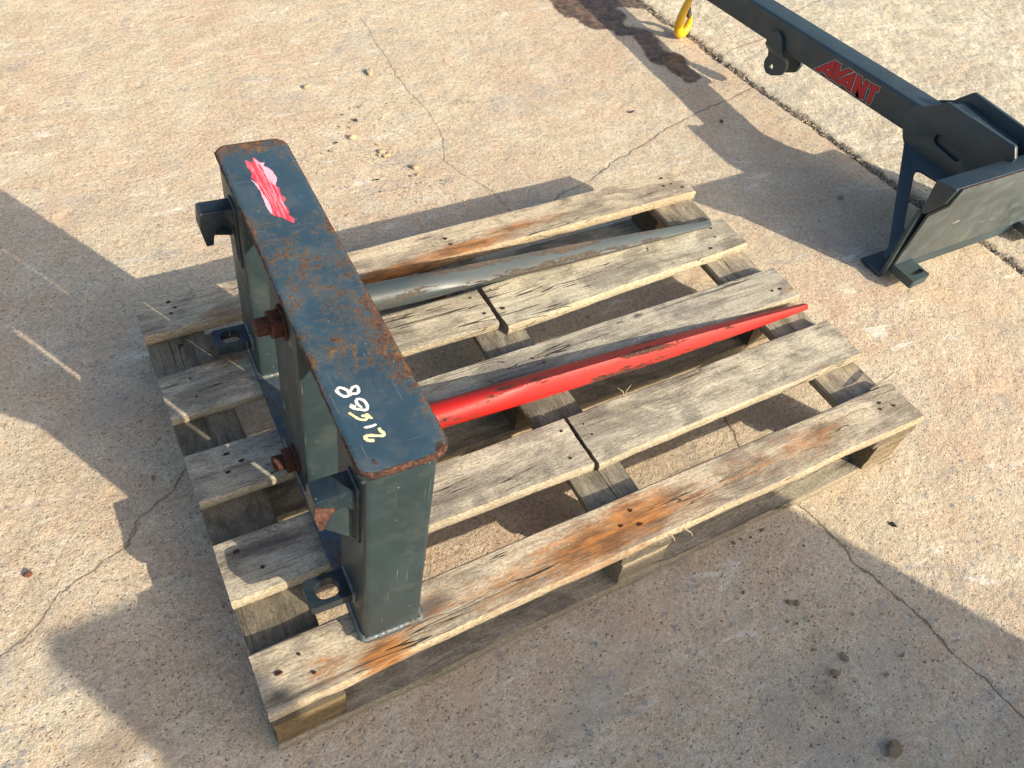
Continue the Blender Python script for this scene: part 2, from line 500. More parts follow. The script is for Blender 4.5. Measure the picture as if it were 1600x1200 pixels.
def mat_tine(name, base, under, wear, spec=.32, rr_=(.36, .52)):
    n = NT(name)
    g = n.obj
    col = n.mix(n.mr(n.noise(n.map((6, 60, 60)), 1, 4, .6), .35, .7), base, tuple(c*.78 for c in base))
    rn = n.noise(n.map((40, 190, 190)), 1.0, 6, .80, .8)
    w = n.noise(n.map((5, 24, 24)), 1.0, 3, .6)
    t = n.math('ADD', rn, n.math('MULTIPLY', n.math('SUBTRACT', w, .5), 1.0))
    t = n.math('ADD', t, n.math('MULTIPLY', n.math('SUBTRACT', n.attr('ridge'), .5), .34))
    m = n.mr(t, 1.0-wear, 1.06-wear)
    rc = n.mix(n.mr(n.noise(g, 230, 4, .7), .35, .66), under[0], under[1])
    col = n.mix(n.mr(t, .86-wear, 1.02-wear, 0, .35), col, under[1])
    col = n.mix(m, col, rc)
    rr = n.mr(m, 0, 1, n.mr(w, .3, .7, *rr_), .82)
    nb = n.bump(n.math('SUBTRACT', n.math('MULTIPLY', n.noise(g, 90, 3), .25), n.math('MULTIPLY', m, .5)), .0009, .9)
    return n.done(col, rr, nb, spec=spec)

def mat_plain(name, col, rough=.6, var=.15, scale=60, spec=.4, metal=0.0, bump=.0004):
    n = NT(name)
    f = n.noise(n.obj, scale, 4, .65)
    c = n.mix(n.mr(f, .35, .68), tuple(k*(1-var) for k in col), tuple(min(1, k*(1+var)) for k in col))
    return n.done(c, rough, n.bump(f, bump, .8), metal, spec)

M_GND = mat_ground('worn_concrete', False)
M_FAR = mat_ground('pale_rough_concrete', True)
M_WOOD = mat_wood('weathered_wood')
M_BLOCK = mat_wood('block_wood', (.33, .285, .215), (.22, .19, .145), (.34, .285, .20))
M_TOP = mat_paint('rusty_blue_paint', (.024, .052, .076), top=True, edge_attr=True, scr=.55, rough=.45, dust=.22)
M_FRM = mat_paint('frame_paint', (.022, .036, .039), rust=-.42, scr=.5, rough=.36, dust=.28, dcol=(.10, .10, .085))
M_BASE = mat_paint('base_paint', (.022, .050, .080), rust=.15, scr=.3, rough=.40, dust=.2)
M_HOOKP = mat_paint('bracket_paint', (.011, .021, .029), rust=-.26, scr=.3, rough=.30, dust=.2)
M_JIB = mat_paint('jib_paint', (.017, .036, .045), rust=-1.5, scr=.05, rough=.42, dust=.06, spec=.70)
M_CPL = mat_paint('worn_jib_paint', (.054, .070, .073), rust=-.80, scr=1.0, rough=.40, dust=.6, dcol=(.14, .16, .155))
M_RUST = mat_rust('rusted_steel')
M_CUT = mat_rust('torch_cut_rust', (.035, .017, .013), (.15, .068, .045))
M_WELD = mat_paint('weld_paint', (.10, .125, .13), rust=.12, scr=.2, rough=.30, dust=.2)
M_RED = mat_tine('red_tine_paint', (.40, .013, .010), ((.020, .012, .010), (.11, .045, .028)), .268)
M_GREY = mat_tine('grey_tine_paint', (.050, .067, .072), ((.060, .042, .030), (.11, .085, .06)), .31, .42, (.36, .50))
M_WHITE = mat_plain('white_marker_paint', (.76, .75, .68), .6, .1, 300)
M_YEL = mat_plain('yellowed_marker_paint', (.78, .68, .38), .6, .15, 300)
M_SMEAR = None

# smeared paint: red with paler streaks along the stroke
def mat_smear(name, a, b, lo, hi):
    n = NT(name)
    f = n.noise(n.map((420, 28, 1), (0, 0, -.10)), 1.0, 3, .6, .3)
    c = n.mix(n.mr(f, lo, hi), a, b)
    return n.done(c, .38, n.bump(f, .0004, 1.0), spec=.5)
M_SM0 = mat_smear('red_smear', (.66, .045, .070), (.80, .34, .37), .46, .72)
M_SM1 = mat_smear('pink_smear', (.72, .26, .33), (.66, .50, .58), .34, .66)

M_LRED = mat_plain('decal_red', (.50, .014, .026), .42, .06, 90, .4, 0, .0001)
M_LGRY = mat_plain('decal_grey', (.60, .57, .53), .42, .06, 90, .4, 0, .0001)
M_LBLK = mat_plain('decal_black', (.010, .013, .014), .40, .06, 90, .4, 0, .0001)
M_YHOOK = mat_plain('yellow_hook_paint', (.86, .46, .012), .32, .10, 50, .5)
M_ZINC = mat_plain('grey_latch_steel', (.12, .12, .10), .45, .25, 120, .5, .6)
M_STONE = mat_plain('tan_stone', (.52, .42, .27), .95, .35, 260, .2, 0, .002)
M_DSTONE = mat_plain('dark_stone', (.33, .26, .175), .95, .35, 260, .2, 0, .002)
M_BSTONE = mat_plain('blackish_stone', (.085, .080, .080), .9, .35, 260, .2, 0, .002)
M_RSTONE = mat_plain('reddish_stone', (.20, .09, .06), .95, .35, 260, .2, 0, .002)
M_LEAF = mat_plain('green_leaf', (.045, .11, .04), .5, .2, 200)
M_DLEAF = mat_plain('dark_leaf', (.045, .055, .03), .55, .2, 200)
M_NAIL = mat_rust('nail_rust', (.018, .010, .008), (.085, .032, .018))
M_SUNBLK = mat_paint('sun_blocker_paint', (.10, .11, .11), rust=-.1, scr=.3)  # for the unseen box added to block the sun

# ------------------------------------------------------------------ ground
CR = dict(
 C1=[(0.870, 1.95), (0.854, 1.725), (0.852, 1.65), (0.842, 1.51), (0.856, 1.403), (0.838, 1.281), (0.8, 1.188), (0.825, 1.108), (0.854, 1.023), (0.865, 0.944), (.85, .80)],
 C2=[(0.95, .93), (1.024, 0.966), (1.076, 0.975), (1.25, 1.046), (1.361, 1.087), (1.479, 1.129), (1.577, 1.155), (1.662, 1.174), (1.727, 1.189), (1.862, 1.229)],
 C2b=[(1.86, 1.40), (1.921, 1.426), (2.003, 1.445), (2.082, 1.457), (2.334, 1.582), (2.506, 1.636), (2.9, 1.8)],
 C3=[(-0.6, .22), (-0.341, 0.29), (-0.315, 0.301), (-0.281, 0.313), (-0.23, 0.362), (-0.172, 0.382), (-0.124, 0.409), (-0.081, 0.454), (-0.034, 0.48), (-0.006, 0.518), (.06, .60)],
 C4=[(0.98, .34), (0.963, 0.238), (0.934, 0.149), (0.943, 0.065), (0.963, -0.02), (0.974, -0.078), (0.972, -0.13), (0.993, -0.18), (1.006, -0.23), (1.01, -0.292), (1.016, -0.349), (1.027, -0.385), (1.032, -0.458), (1.031, -0.518), (1.06, -.8)])
JOINT = [(2.1, 2.9), (1.974, 2.20), (1.86, 1.93), (1.831, 1.817), (1.828, 1.70), (1.850, 1.567), (1.856, 1.387), (1.866, 1.236), (1.881, 1.088), (1.900, 0.921), (1.904, 0.78), (1.914, 0.62), (1.954, 0.445), (1.965, 0.283), (1.99, 0.114), (2.02, -.3), (2.06, -1.2)]
STAIN = [(1.52, 1.9), (1.505, 1.825), (1.503, 1.783), (1.541, 1.777), (1.543, 1.734), (1.55, 1.707), (1.572, 1.676), (1.604, 1.675), (1.619, 1.662), (1.609, 1.628), (1.628, 1.618), (1.672, 1.614), (1.655, 1.574), (1.629, 1.487), (1.626, 1.443), (1.653, 1.415), (1.648, 1.376), (1.66, 1.354), (1.664, 1.309), (1.696, 1.303), (1.722, 1.316), (1.729, 1.351), (1.726, 1.382), (1.746, 1.421), (1.745, 1.453), (1.732, 1.48), (1.709, 1.495), (1.715, 1.524), (1.738, 1.55), (1.739, 1.582), (1.748, 1.613), (1.714, 1.648), (1.687, 1.672), (1.68, 1.691), (1.721, 1.731), (1.729, 1.773), (1.713, 1.793), (1.729, 1.795), (1.776, 1.769), (1.819, 1.752), (1.823, 1.81), (1.83, 1.943), (1.70, 2.02), (1.56, 2.0)]

def build_ground():
    def axis(a, b, step, lo, hi):
        c = list(np.arange(a, b, step))
        s = step; x = c[-1]; up = []
        while x < hi: s *= 1.35; x += s; up.append(min(x, hi))
        s = step; x = c[0]; dn = []
        while x > lo: s *= 1.35; x -= s; dn.append(max(x, lo))
        return np.array(dn[::-1]+c+up)
    xs = axis(-.60, 3.45, .0055, -40, 40)
    ys = axis(-.62, 2.75, .0055, -40, 40)
    X, Y = np.meshgrid(xs, ys)
    nx, ny = len(xs), len(ys)
    wx = X + fbm(X*18, Y*18, 4, 3)*.011
    wy = Y + fbm(X*18, Y*18, 4, 9)*.011
    crk = np.full(X.shape, .2); sgn = np.ones(X.shape); ckm = np.zeros(X.shape)
    near = (X > -1) & (X < 3.6) & (Y > -1.2) & (Y < 3)
    for k in CR: 
        ln = CR[k]
        for (ax, ay), (bx, by) in zip(ln[:-1], ln[1:]):
            vx, vy = bx-ax, by-ay; LL = math.hypot(vx, vy)
            t = np.clip(((wx-ax)*vx+(wy-ay)*vy)/(LL*LL), 0, 1)
            d = np.hypot(wx-ax-t*vx, wy-ay-t*vy)
            pr = ((wx-ax)*vy-(wy-ay)*vx)/LL
            m = d < crk
            crk = np.where(m, d, crk); sgn = np.where(m, np.sign(pr), sgn)
            ckm = np.where(m, np.clip(1-(d-np.abs(pr))/.012, 0, 1)*dict(C1=.36, C2=.60, C2b=.5, C3=.48, C4=.66).get(k, 1.0), ckm)
    jw = fbm(X*7, Y*7, 4, 21)
    jd = seg_dist(wx, wy, JOINT)
    jy = np.array([p[1] for p in JOINT][::-1]); jx = np.array([p[0] for p in JOINT][::-1])
    side = wx - np.interp(wy, jy, jx)            # >0 : far slab
    jd = jd - .004*jw + np.where(side > 0, .004, 0)
    ins = inside(wx, wy, STAIN)
    sd = seg_dist(wx, wy, STAIN+[STAIN[0]])
    stn = np.where(ins, sd, -sd)
    drt = .62*np.exp(-(((X-.775)/.055)**2+((Y+.285)/.035)**2)) + .8*np.exp(-(((X+.20)/.08)**2+((Y-.10)/.05)**2)) \
        + .9*np.exp(-(((X-.70)/.05)**2+((Y-1.17)/.04)**2))*.5 + .7*np.exp(-(((X-.95)/.05)**2+((Y-1.43)/.02)**2))
    far = side > 0
    Z = fbm(X*2.2, Y*2.2, 3, 5)*.0022 + fbm(X*34, Y*34, 3, 11)*.0016
    pit = fbm(X*62, Y*62, 3, 31)
    Z = Z - np.clip(pit-.33, 0, 1)*.0042
    Z = Z + np.where(far, .004+fbm(X*48, Y*48, 3, 41)*.0024, 0)
    g = np.clip(1-np.abs(jd)/.020, 0, 1)
    Z = Z - g**.7*.0065 + g*fbm(X*85, Y*85, 3, 51)*.006
    Z = Z - np.clip(1-crk/.007, 0, 1)*.0012*ckm
    Z = Z*np.where(near, 1, 0) - .0016
    co = np.stack([X, Y, Z], -1).reshape(-1, 3).astype(np.float32)
    idx = np.arange(nx*ny).reshape(ny, nx)
    quads = np.stack([idx[:-1, :-1], idx[:-1, 1:], idx[1:, 1:], idx[1:, :-1]], -1).reshape(-1, 4)
    fs = (side[:-1, :-1] > 0).reshape(-1)
    A = dict(crk=np.clip(crk, 0, .2)*sgn, ckm=ckm, jnt=np.clip(jd, -.2, .2), stn=np.clip(stn, -.1, .1), drt=drt)
    for nm, sel, mat in (('concrete_ground', ~fs, M_GND), ('pale_concrete_ground', fs, M_FAR)):
        q = quads[sel]
        used = np.unique(q)
        remap = np.full(nx*ny, -1); remap[used] = np.arange(len(used))
        q = remap[q]
        me = bpy.data.meshes.new(nm)
        me.vertices.add(len(used)); me.vertices.foreach_set('co', co[used].ravel())
        me.loops.add(q.size); me.loops.foreach_set('vertex_index', q.astype(np.int32).ravel())
        me.polygons.add(len(q)); me.polygons.foreach_set('loop_start', np.arange(0, q.size, 4, dtype=np.int32))
        me.polygons.foreach_set('loop_total', np.full(len(q), 4, dtype=np.int32))
        me.update(calc_edges=True)
        me.polygons.foreach_set('use_smooth', np.ones(len(q), bool))
        for k, v in A.items():
            a = me.attributes.new(k, 'FLOAT', 'POINT'); a.data.foreach_set('value', v.reshape(-1)[used].astype(np.float32))
        o = obj(nm, me, mat)
        tag(o, kind='structure')
build_ground()

# ------------------------------------------------------------------ pallet
random.seed(4)
DT = .1385      # top of the deck
pallet = empty('wooden_pallet', (0, 0, 0))
tag(pallet, 'weathered grey five-board wooden pallet with orange rust stains on the concrete', 'pallet')

def board_mesh(name, L, w0, w1, th, seed, rust=(), dark=(), wane=0.0, chip=0.0, nseg=None, y0n=0.0, y1n=0.0, y0f=None, y1f=None, waneSide=-1):
    """board along local x 0..L ; near edge y from y0n(x=0)->y1n(x=L), far edge y0f->y1f ; top z=0"""
    rs = np.random.RandomState(seed)
    n = nseg or max(24, int(L/.009))
    y0f = w0 if y0f is None else y0f; y1f = w1 if y1f is None else y1f
    xs = np.linspace(0, L, n)
    m = 19
    bm = bmesh.new()
    ru = []; da = []
    rings = []
    for i, x in enumerate(xs):
        t = x/L
        yn = y0n+(y1n-y0n)*t + float(fbm(np.array([x*9.]), np.array([seed*3.1]), 3, seed)[0])*.0028
        yf = y0f+(y1f-y0f)*t + float(fbm(np.array([x*9.]), np.array([seed*7.7]), 3, seed+5)[0])*.0028
        # chips on the lower near edge
        ch = max(0, float(fbm(np.array([x*14.]), np.array([seed*1.7]), 3, seed+9)[0])-.12)*chip
        wv = max(0, float(fbm(np.array([x*3.]), np.array([seed*2.7]), 2, seed+13)[0]))*wane
        zt = float(fbm(np.array([x*2.5]), np.array([seed*5.]), 2, seed+2)[0])*.0012
        r = .0034
        prof = []
        # top, from near to far
        for k in range(m):
            u = k/(m-1)
            y = yn + r + (yf-yn-2*r)*u
            cup = .0010*math.cos(u*math.pi*2)*math.sin(seed)
            prof.append((y, zt+cup))
        if waneSide > 0: prof[-1] = (prof[-1][0]-wv, prof[-1][1]); prof[-2] = (prof[-2][0]-wv*.5, prof[-2][1])
        else: prof[0] = (prof[0][0]+wv, prof[0][1]); prof[1] = (prof[1][0]+wv*.5, prof[1][1])
        prof.append((yf, zt-r)); prof.append((yf, -th*.5)); prof.append((yf-.0005, -th+r)); prof.append((yf-r, -th))
        prof.append(((yn+yf)/2, -th))
        prof.append((yn+r+ch, -th)); prof.append((yn+.0005+ch*.6, -th+r)); prof.append((yn, -th*.5)); prof.append((yn, zt-r))
        rings.append([bm.verts.new((x + (rs.rand()-.5)*(.0012 if i in (0, n-1) else 0), y, z)) for y, z in prof])
        for y, z in prof:
            a = 0; b = 0
            for (cx, cy, rx, ry, am) in rust: a = max(a, am*math.exp(-(((x-cx)/rx)**2+((y-cy)/ry)**2)))
            for (cx, cy, rx, ry, am) in dark: b = max(b, am*math.exp(-(((x-cx)/rx)**2+((y-cy)/ry)**2)))
            ru.append(a); da.append(b)
    for i in range(n-1):
        A, B = rings[i], rings[i+1]
        for k in range(len(A)):
            bm.faces.new([A[k], B[k], B[(k+1) % len(A)], A[(k+1) % len(A)]])
    bm.faces.new(rings[0]); bm.faces.new(list(reversed(rings[-1])))
    me = bm_mesh(bm, name, True, 40)
    for k, v in (('rust', ru), ('dark', da)):
        a = me.attributes.new(k, 'FLOAT', 'POINT'); a.data.foreach_set('value', np.array(v, np.float32))
    return me

def board(name, x0, x1, yn0, yn1, yf0, yf1, zt, th, seed, col=(1, 1, 1), rust=(), dark=(), chip=0.0, wane=0.0, mat=M_WOOD, label=None, ws=-1):
    """rust/dark spots in world coords"""
    rr = [(cx-x0, cy, a, b, m) for cx, cy, a, b, m in rust]
    dd = [(cx-x0, cy, a, b, m) for cx, cy, a, b, m in dark]
    me = board_mesh(name, x1-x0, 0, 0, th, seed, rr, dd, wane, chip, None, yn0, yn1, yf0, yf1, ws)
    o = obj(name, me, mat, pallet, (x0, 0, zt))
    o.color = (*col, 1)
    if label: o['label'] = label
    return o

TH = .0215
# near board: the rustiest
board('deck_board', 0, 1.2, 0.0, 0.0, .0895, .0885, DT, TH, 1, (1.04, .98, .90),
      rust=[(.16, .012, .045, .026, 1.15), (.085, .030, .040, .028, .62), (.03, .055, .05, .05, .18), (.20, .04, .10, .04, .45), (.50, .035, .13, .045, 1.0), (.60, .048, .11, .042, 1.05), (.40, .03, .13, .04, .62), (.28, .045, .14, .05, .40), (.70, .035, .07, .035, .7), (.82, .045, .14, .045, .50), (.955, .045, .11, .035, .68)],
      dark=[(.245, .050, .045, .026, .95), (.79, .075, .055, .016, .72), (.02, .02, .035, .012, .85), (.03, .075, .03, .01, .3), (.36, .075, .08, .015, .5), (.20, .075, .05, .014, .6), (.06, .010, .10, .006, .9), (.04, .085, .05, .004, .7), (.60, .065, .05, .012, .35), (1.16, .02, .06, .04, .25)],
      chip=.008, label='nearest deck board, heavily stained with orange rust')
# fourth board in two pieces
board('deck_board', 0, .586, .168, .158, .2665, .2625, DT, TH, 2, (.98, .96, .93),
      rust=[(.06, .19, .05, .02, .35), (.53, .24, .01, .01, .3)], dark=[(.06, .235, .10, .022, .75), (.14, .21, .12, .02, .42), (.35, .20, .1, .016, .45)], chip=.006)
board('deck_board', .5925, 1.2, .154, .164, .262, .266, DT+.002, TH, 3, (1.02, 1.01, .96),
      rust=[(1.10, .172, .02, .008, .5), (1.03, .185, .03, .01, .3)], dark=[(.92, .232, .07, .018, .62), (.82, .215, .07, .018, .5), (.65, .240, .05, .016, .40), (1.08, .20, .05, .015, .3)], chip=.006)
board('deck_board', 0, 1.2, .3405, .3405, .4345, .434, DT, TH, 6, (.88, .88, .87),
      dark=[(.93, .419, .09, .0026, 1.3), (1.04, .4195, .09, .0026, 1.3), (1.13, .418, .06, .0022, 1.1), (.70, .402, .13, .0024, .9), (.848, .421, .010, .0055, 1.4), (.848, .419, .035, .010, .6), (1.04, .405, .12, .008, .45), (.45, .372, .20, .0022, .9), (.08, .385, .03, .012, .5), (.75, .36, .10, .02, .45), (1.15, .38, .06, .03, .5), (.9, .355, .2, .012, .4), (.02, .42, .04, .015, .4)], rust=[(1.19, .362, .014, .008, .8)], chip=.006,
      label='middle deck board with a long split and a knot')
board('deck_board', 0, .590, .5135, .506, .6105, .6055, DT, TH, 5, (.97, .95, .90),
      rust=[(.12, .605, .06, .018, .85), (.18, .60, .05, .02, .7), (.35, .598, .10, .012, .35)], dark=[(.02, .56, .03, .02, .4), (.10, .598, .04, .01, .5)], chip=.005)
board('deck_board', .600, 1.2, .487, .514, .605, .613, DT, TH, 8, (1.06, 1.06, 1.0),
      dark=[(1.18, .60, .03, .012, .35)], chip=.005)
board('deck_board', 0, 1.2, .7045, .7040, .7935, .7930, DT, TH, 7, (1.05, .98, .88),
      rust=[(.45, .708, .16, .016, 1.05), (.62, .722, .14, .020, 1.0), (.76, .742, .12, .016, .85), (.30, .706, .08, .015, .6), (.13, .715, .06, .015, .7), (1.0, .77, .1, .02, .2)],
      dark=[(.03, .77, .05, .02, .35), (.75, .785, .12, .008, .45)], chip=.004, label='farthest deck board with a rust streak along its inner edge')
# cross boards (run in y), tinted dark to put gap shade into the colour
ZC = DT-TH-.0004
def cross(x0, x1, seed, col):
    me = board_mesh('cross_board', .794, 0, 0, .0195, seed, [], [(.05, -.05, .05, .06, .4), (.31, -.04, .04, .05, .5), (.47, -.06, .05, .05, .35)], 0, .003, 90, -(x1-x0), -(x1-x0), 0, 0)
    o = obj('cross_board', me, M_WOOD, pallet, (x0, 0, ZC), (0, 0, math.pi/2))
    o.color = (*col, 1)
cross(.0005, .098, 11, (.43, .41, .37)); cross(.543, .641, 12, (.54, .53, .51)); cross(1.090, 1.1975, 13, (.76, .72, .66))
# blocks; those behind carry the under-deck shade in darker tints
def block(x0, x1, y0, y1, seed, col=(.9, .88, .85), skew=0.0):
    rs = random.Random(seed)
    bm = box_bm(0, x1-x0, y0, y1, .0205, ZC-.0199, 0)
    bmesh.ops.subdivide_edges(bm, edges=bm.edges, cuts=4, use_grid_fill=True)
    for v in bm.verts:
        v.co += Vector((rs.uniform(-1, 1)*.0012, rs.uniform(-1, 1)*.0010, 0))
        if skew and v.co.y < y0+.03 and v.co.x < (x1-x0)*.5:
            v.co.x += skew*(1-(v.co.y-y0)/.03)*(.0965-v.co.z)/.08*.3
    me = bm_mesh(bm, 'block', True, 30)
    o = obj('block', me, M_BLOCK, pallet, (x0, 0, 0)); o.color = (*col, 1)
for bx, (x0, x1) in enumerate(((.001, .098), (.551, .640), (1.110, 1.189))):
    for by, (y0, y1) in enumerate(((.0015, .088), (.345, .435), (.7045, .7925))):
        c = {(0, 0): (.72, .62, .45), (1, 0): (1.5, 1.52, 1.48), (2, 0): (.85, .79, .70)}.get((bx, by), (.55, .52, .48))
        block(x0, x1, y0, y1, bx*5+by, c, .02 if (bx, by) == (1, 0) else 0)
# bottom boards
for k, (y0, y1) in enumerate(((-.004, .090), (.343, .437), (.702, .797))):
    board('bottom_board', -.002, 1.2, y0, y0+.004, y1, y1, .0203, .0190, 21+k, (.74, .72, .68), dark=[(.2, y0+.02, .2, .04, .35)], chip=.01, mat=M_WOOD)

# sliver of wood lifting at the right end of the near board
bm = tube_bm([(1.150, .0905, DT+.0005), (1.175, .0925, DT+.0025), (1.20, .0965, DT+.007), (1.222, .1005, DT+.010)], [.0015, .0042, .0046, .003], 6)
for v in bm.verts: v.co.z = DT+(v.co.z-DT)*.55
o = obj('splinter', bm_mesh(bm, 'splinter'), M_WOOD, pallet); o.color = (1, .98, .9, 1)
for p in ([(.706, .255, DT+.001), (.712, .267, DT+.005), (.705, .277, DT+.009)], [(.708, .256, DT+.001), (.72, .268, DT+.004), (.733, .274, DT+.008)],
          [(.655, -.002, DT-.004), (.664, -.009, DT-.010), (.668, -.013, DT-.02)], [(.628, -.002, DT-.002), (.632, -.007, DT-.008), (.634, -.009, DT-.016)]):
    o = obj('splinter', bm_mesh(tube_bm(p, [.0012, .0010, .0004], 5), 'splinter'), M_WOOD, pallet); o.color = (1.15, 1.1, .95, 1)

# nails
bmn = cyl_bm((0, 0, -.002), (0, 0, .0006), .0030, .0027, 10)
nail_me = bm_mesh(bmn, 'nail'); nail_me.materials.append(M_NAIL)
NAILS = [(.059, .061), (.028, .048), (.069, .029), (.563, .043), (.592, .06), (.592, .033), (1.143, .059), (1.134, .047), (1.165, .043),
         (.028, .241), (.054, .203), (.569, .239), (.555, .185), (.610, .237), (.613, .212), (.617, .172), (1.075, .237), (1.10, .198), (1.155, .20),
         (.061, .412), (.078, .391), (.054, .378), (.604, .402), (.618, .385), (1.150, .374), (1.169, .372),
         (.048, .585), (.048, .543), (.614, .591), (.613, .536), (.568, .584), (.574, .537), (1.153, .585), (1.144, .558), (1.11, .53),
         (.057, .776), (.064, .759), (.055, .747), (.597, .759), (.600, .739), (1.150, .776), (1.140, .749), (1.163, .751), (1.18, .73)]
for i, (x, y) in enumerate(NAILS):
    o = obj('nail', nail_me, None, pallet, (x, y, DT+.0012), (random.uniform(-.12, .12), random.uniform(-.12, .12), 0))
    s = random.uniform(.5, .95); o.scale = (s*random.uniform(1, 2.2), s, 1)

# ------------------------------------------------------------------ bale spike frame
FO = (.1372, .0361, .1412)
frame = empty('bale_spike_frame', FO, (-.0049, .0427, -.0204))
tag(frame, 'rusty blue-grey steel bale spike frame with one red and one grey tine, on the pallet', 'bale spike')
W_, L_, H_ = .0996, .596, .392

# top plate : gridded so rust can follow its rim
def top_plate():
    r = .020
    nx, ny = 26, 140
    rs = np.random.RandomState(2)
    def outline_x(y):
        # rounded ends
        a = 0.0
        if y < r: a = r-math.sqrt(max(0, r*r-(r-y)**2))
        if y > L_-r: a = r-math.sqrt(max(0, r*r-(y-L_+r)**2))
        return a
    ys = np.concatenate([np.linspace(0, r, 9)**1, np.linspace(r, L_-r, ny)[1:-1], np.linspace(L_-r, L_, 9)])
    bm = bmesh.new(); top = []; rust = []; rim = []
    h = H_
    th = .010
    lay = []
    for yi, y in enumerate(ys):
        a = outline_x(float(y))
        row = []
        for i in range(nx+1):
            t = i/nx
            x = a+(W_-2*a)*t
            d = min(x, W_-x, y, L_-y)
            if a > 0:   # corner distance
                yy = r if y < r else L_-r
                xx = r if x < r else (W_-r if x > W_-r else x)
                dd = r-math.hypot(x-xx, y-yy) if (x < r or x > W_-r) else d
                d = min(d, dd) if (x < r or x > W_-r) else d
            rough_ = float(0)
            z = h - .0016*max(0, 1-d/.003)**2
            row.append(bm.verts.new((x, y, z)))
            lay.append((x, y, d))
        top.append(row)
    for j in range(len(ys)-1):
        for i in range(nx):
            bm.faces.new([top[j][i], top[j][i+1], top[j+1][i+1], top[j+1][i]])
    # side skirt
    ringv = [top[0][i] for i in range(nx+1)] + [top[j][nx] for j in range(1, len(ys))] + [top[-1][i] for i in range(nx-1, -1, -1)] + [top[j][0] for j in range(len(ys)-2, 0, -1)]
    prev = ringv
    for zz, off in ((-.004, .0007), (-.008, .0003), (-.010, -.0012)):
        cur = []
        for v in ringv:
            cx, cy = W_/2, min(max(v.co.y, .05), L_-.05)
            dv = Vector((v.co.x-cx, v.co.y-cy, 0)).normalized()
            jn = rs.uniform(-.0007, .0007)
            nv = bm.verts.new((v.co.x+dv.x*(off+jn), v.co.y+dv.y*(off+jn), h+zz)); cur.append(nv); lay.append((v.co.x, v.co.y, 0))
        for i in range(len(ringv)):
            k = (i+1) % len(ringv)
            bm.faces.new([prev[i], cur[i], cur[k], prev[k]])
        prev = cur
    bm.faces.new(prev)
    bm.verts.index_update()
    me = bm_mesh(bm, 'top_plate', True, 50)
    x = np.array([l[0] for l in lay]); y = np.array([l[1] for l in lay]); d = np.array([l[2] for l in lay])
    n1 = fbm(x*30, y*30, 4, 3)
    # bands of mottled rust seen on the plate : mid part and both long edges, near end corner
    ru = -.20 + .30*np.exp(-(d/.007)**2) + .36*np.exp(-((y-.335)/.085)**2)*(.55+.45*np.exp(-((x-.03)/.04)**2)) \
        + .32*np.exp(-((y-.20)/.05)**2) + .40*np.exp(-((y-.13)/.07)**2)*np.exp(-((x-.088)/.02)**2) + .5*np.exp(-((y-.585)/.02)**2) \
        + .10*np.exp(-((x-.092)/.014)**2) + .42*(fbm(x*70, y*70, 3, 8)) - .45*np.exp(-(((y-.045)/.05)**2+((x-.035)/.04)**2)) - .25*np.exp(-((y-.47)/.05)**2)*np.exp(-((x-.035)/.03)**2)
    # long scratch with brown rust
    sc = seg_dist(x, y, [(.040, .128), (.052, .165), (.068, .215)])
    ru = ru + .6*np.exp(-(sc/.0022)**2)*(y < .175)
    spot = np.exp(-(((x-.019)/.006)**2+((y-.016)/.006)**2))
    rim = .95*np.clip(1-d/.0030, 0, 1) + .95*spot + .9*np.exp(-(((x-.088)/.010)**2+((y-.008)/.010)**2)) + .55*np.exp(-(y/.007)**2) + .5*np.exp(-(((x-.078)/.02)**2+((y-.59)/.014)**2)) + .45*np.exp(-(((x-.094)/.006)**2+((y-.54)/.012)**2)) + .5*np.exp(-(((x-.010)/.015)**2+((y-.59)/.012)**2))
    rim = rim*(.8+.4*n1)
    for k, v in (('rust', ru), ('rim', rim)):
        a = me.attributes.new(k, 'FLOAT', 'POINT'); a.data.foreach_set('value', v.astype(np.float32))
    return me
tp = obj('top_plate', top_plate(), M_TOP, frame)
tp['label'] = 'blue painted top plate mottled with rust'

a_, b_ = .0043, .0838
def post(y0, y1, holes=None):
    poly = round_poly([(a_, y0), (b_, y0), (b_, y1), (a_, y1)], .0075, 4)
    o = obj('post', bm_mesh(prism_bm(poly, .012, H_-.0102, 'z'), 'post', True, 25), M_FRM, frame)
    return o
post(.0005, .0942); post(.2405, .3575); post(.4955, .5955)
# base plate
poly = round_poly([(-.0004, -.002), (.093, -.002), (.093, L_+.004), (-.0004, L_+.004)], .014, 5)
bp_ = obj('base_plate', bm_mesh(prism_bm(poly, 0, .0118, 'z', bev=.002), 'base_plate', True, 30), M_BASE, frame)
# welds along the foot of every post and under the top plate
def weld(path, r=.0042):
    pts = []
    for (p, q) in zip(path[:-1], path[1:]):
        p, q = Vector(p), Vector(q); n = max(2, int((q-p).length/.0032))
        pts += [p.lerp(q, i/n) for i in range(n)]
    pts.append(Vector(path[-1]))
    rs = random.Random(len(pts))
    rad = [r*(.86+.14*math.sin(i*2.3)+rs.uniform(-.07, .07)) for i in range(len(pts))]
    return tube_bm(pts, rad, 8)
for y0, y1 in ((.0005, .0942), (.2405, .3575), (.4955, .5955)):
    e = .001
    w = join(weld([(a_-e, y1+e, .0135), (a_-e, y0-e, .0135), (b_+e, y0-e, .0135), (b_+e, y1+e, .0135)], .0044))
    obj('weld', bm_mesh(w, 'weld', True, 80), M_WELD, frame)
    w = weld([(a_-e, y1, H_-.0115), (a_-e, y0+.002, H_-.0115)], .0030)
    obj('weld', bm_mesh(w, 'weld', True, 80), M_FRM, frame)

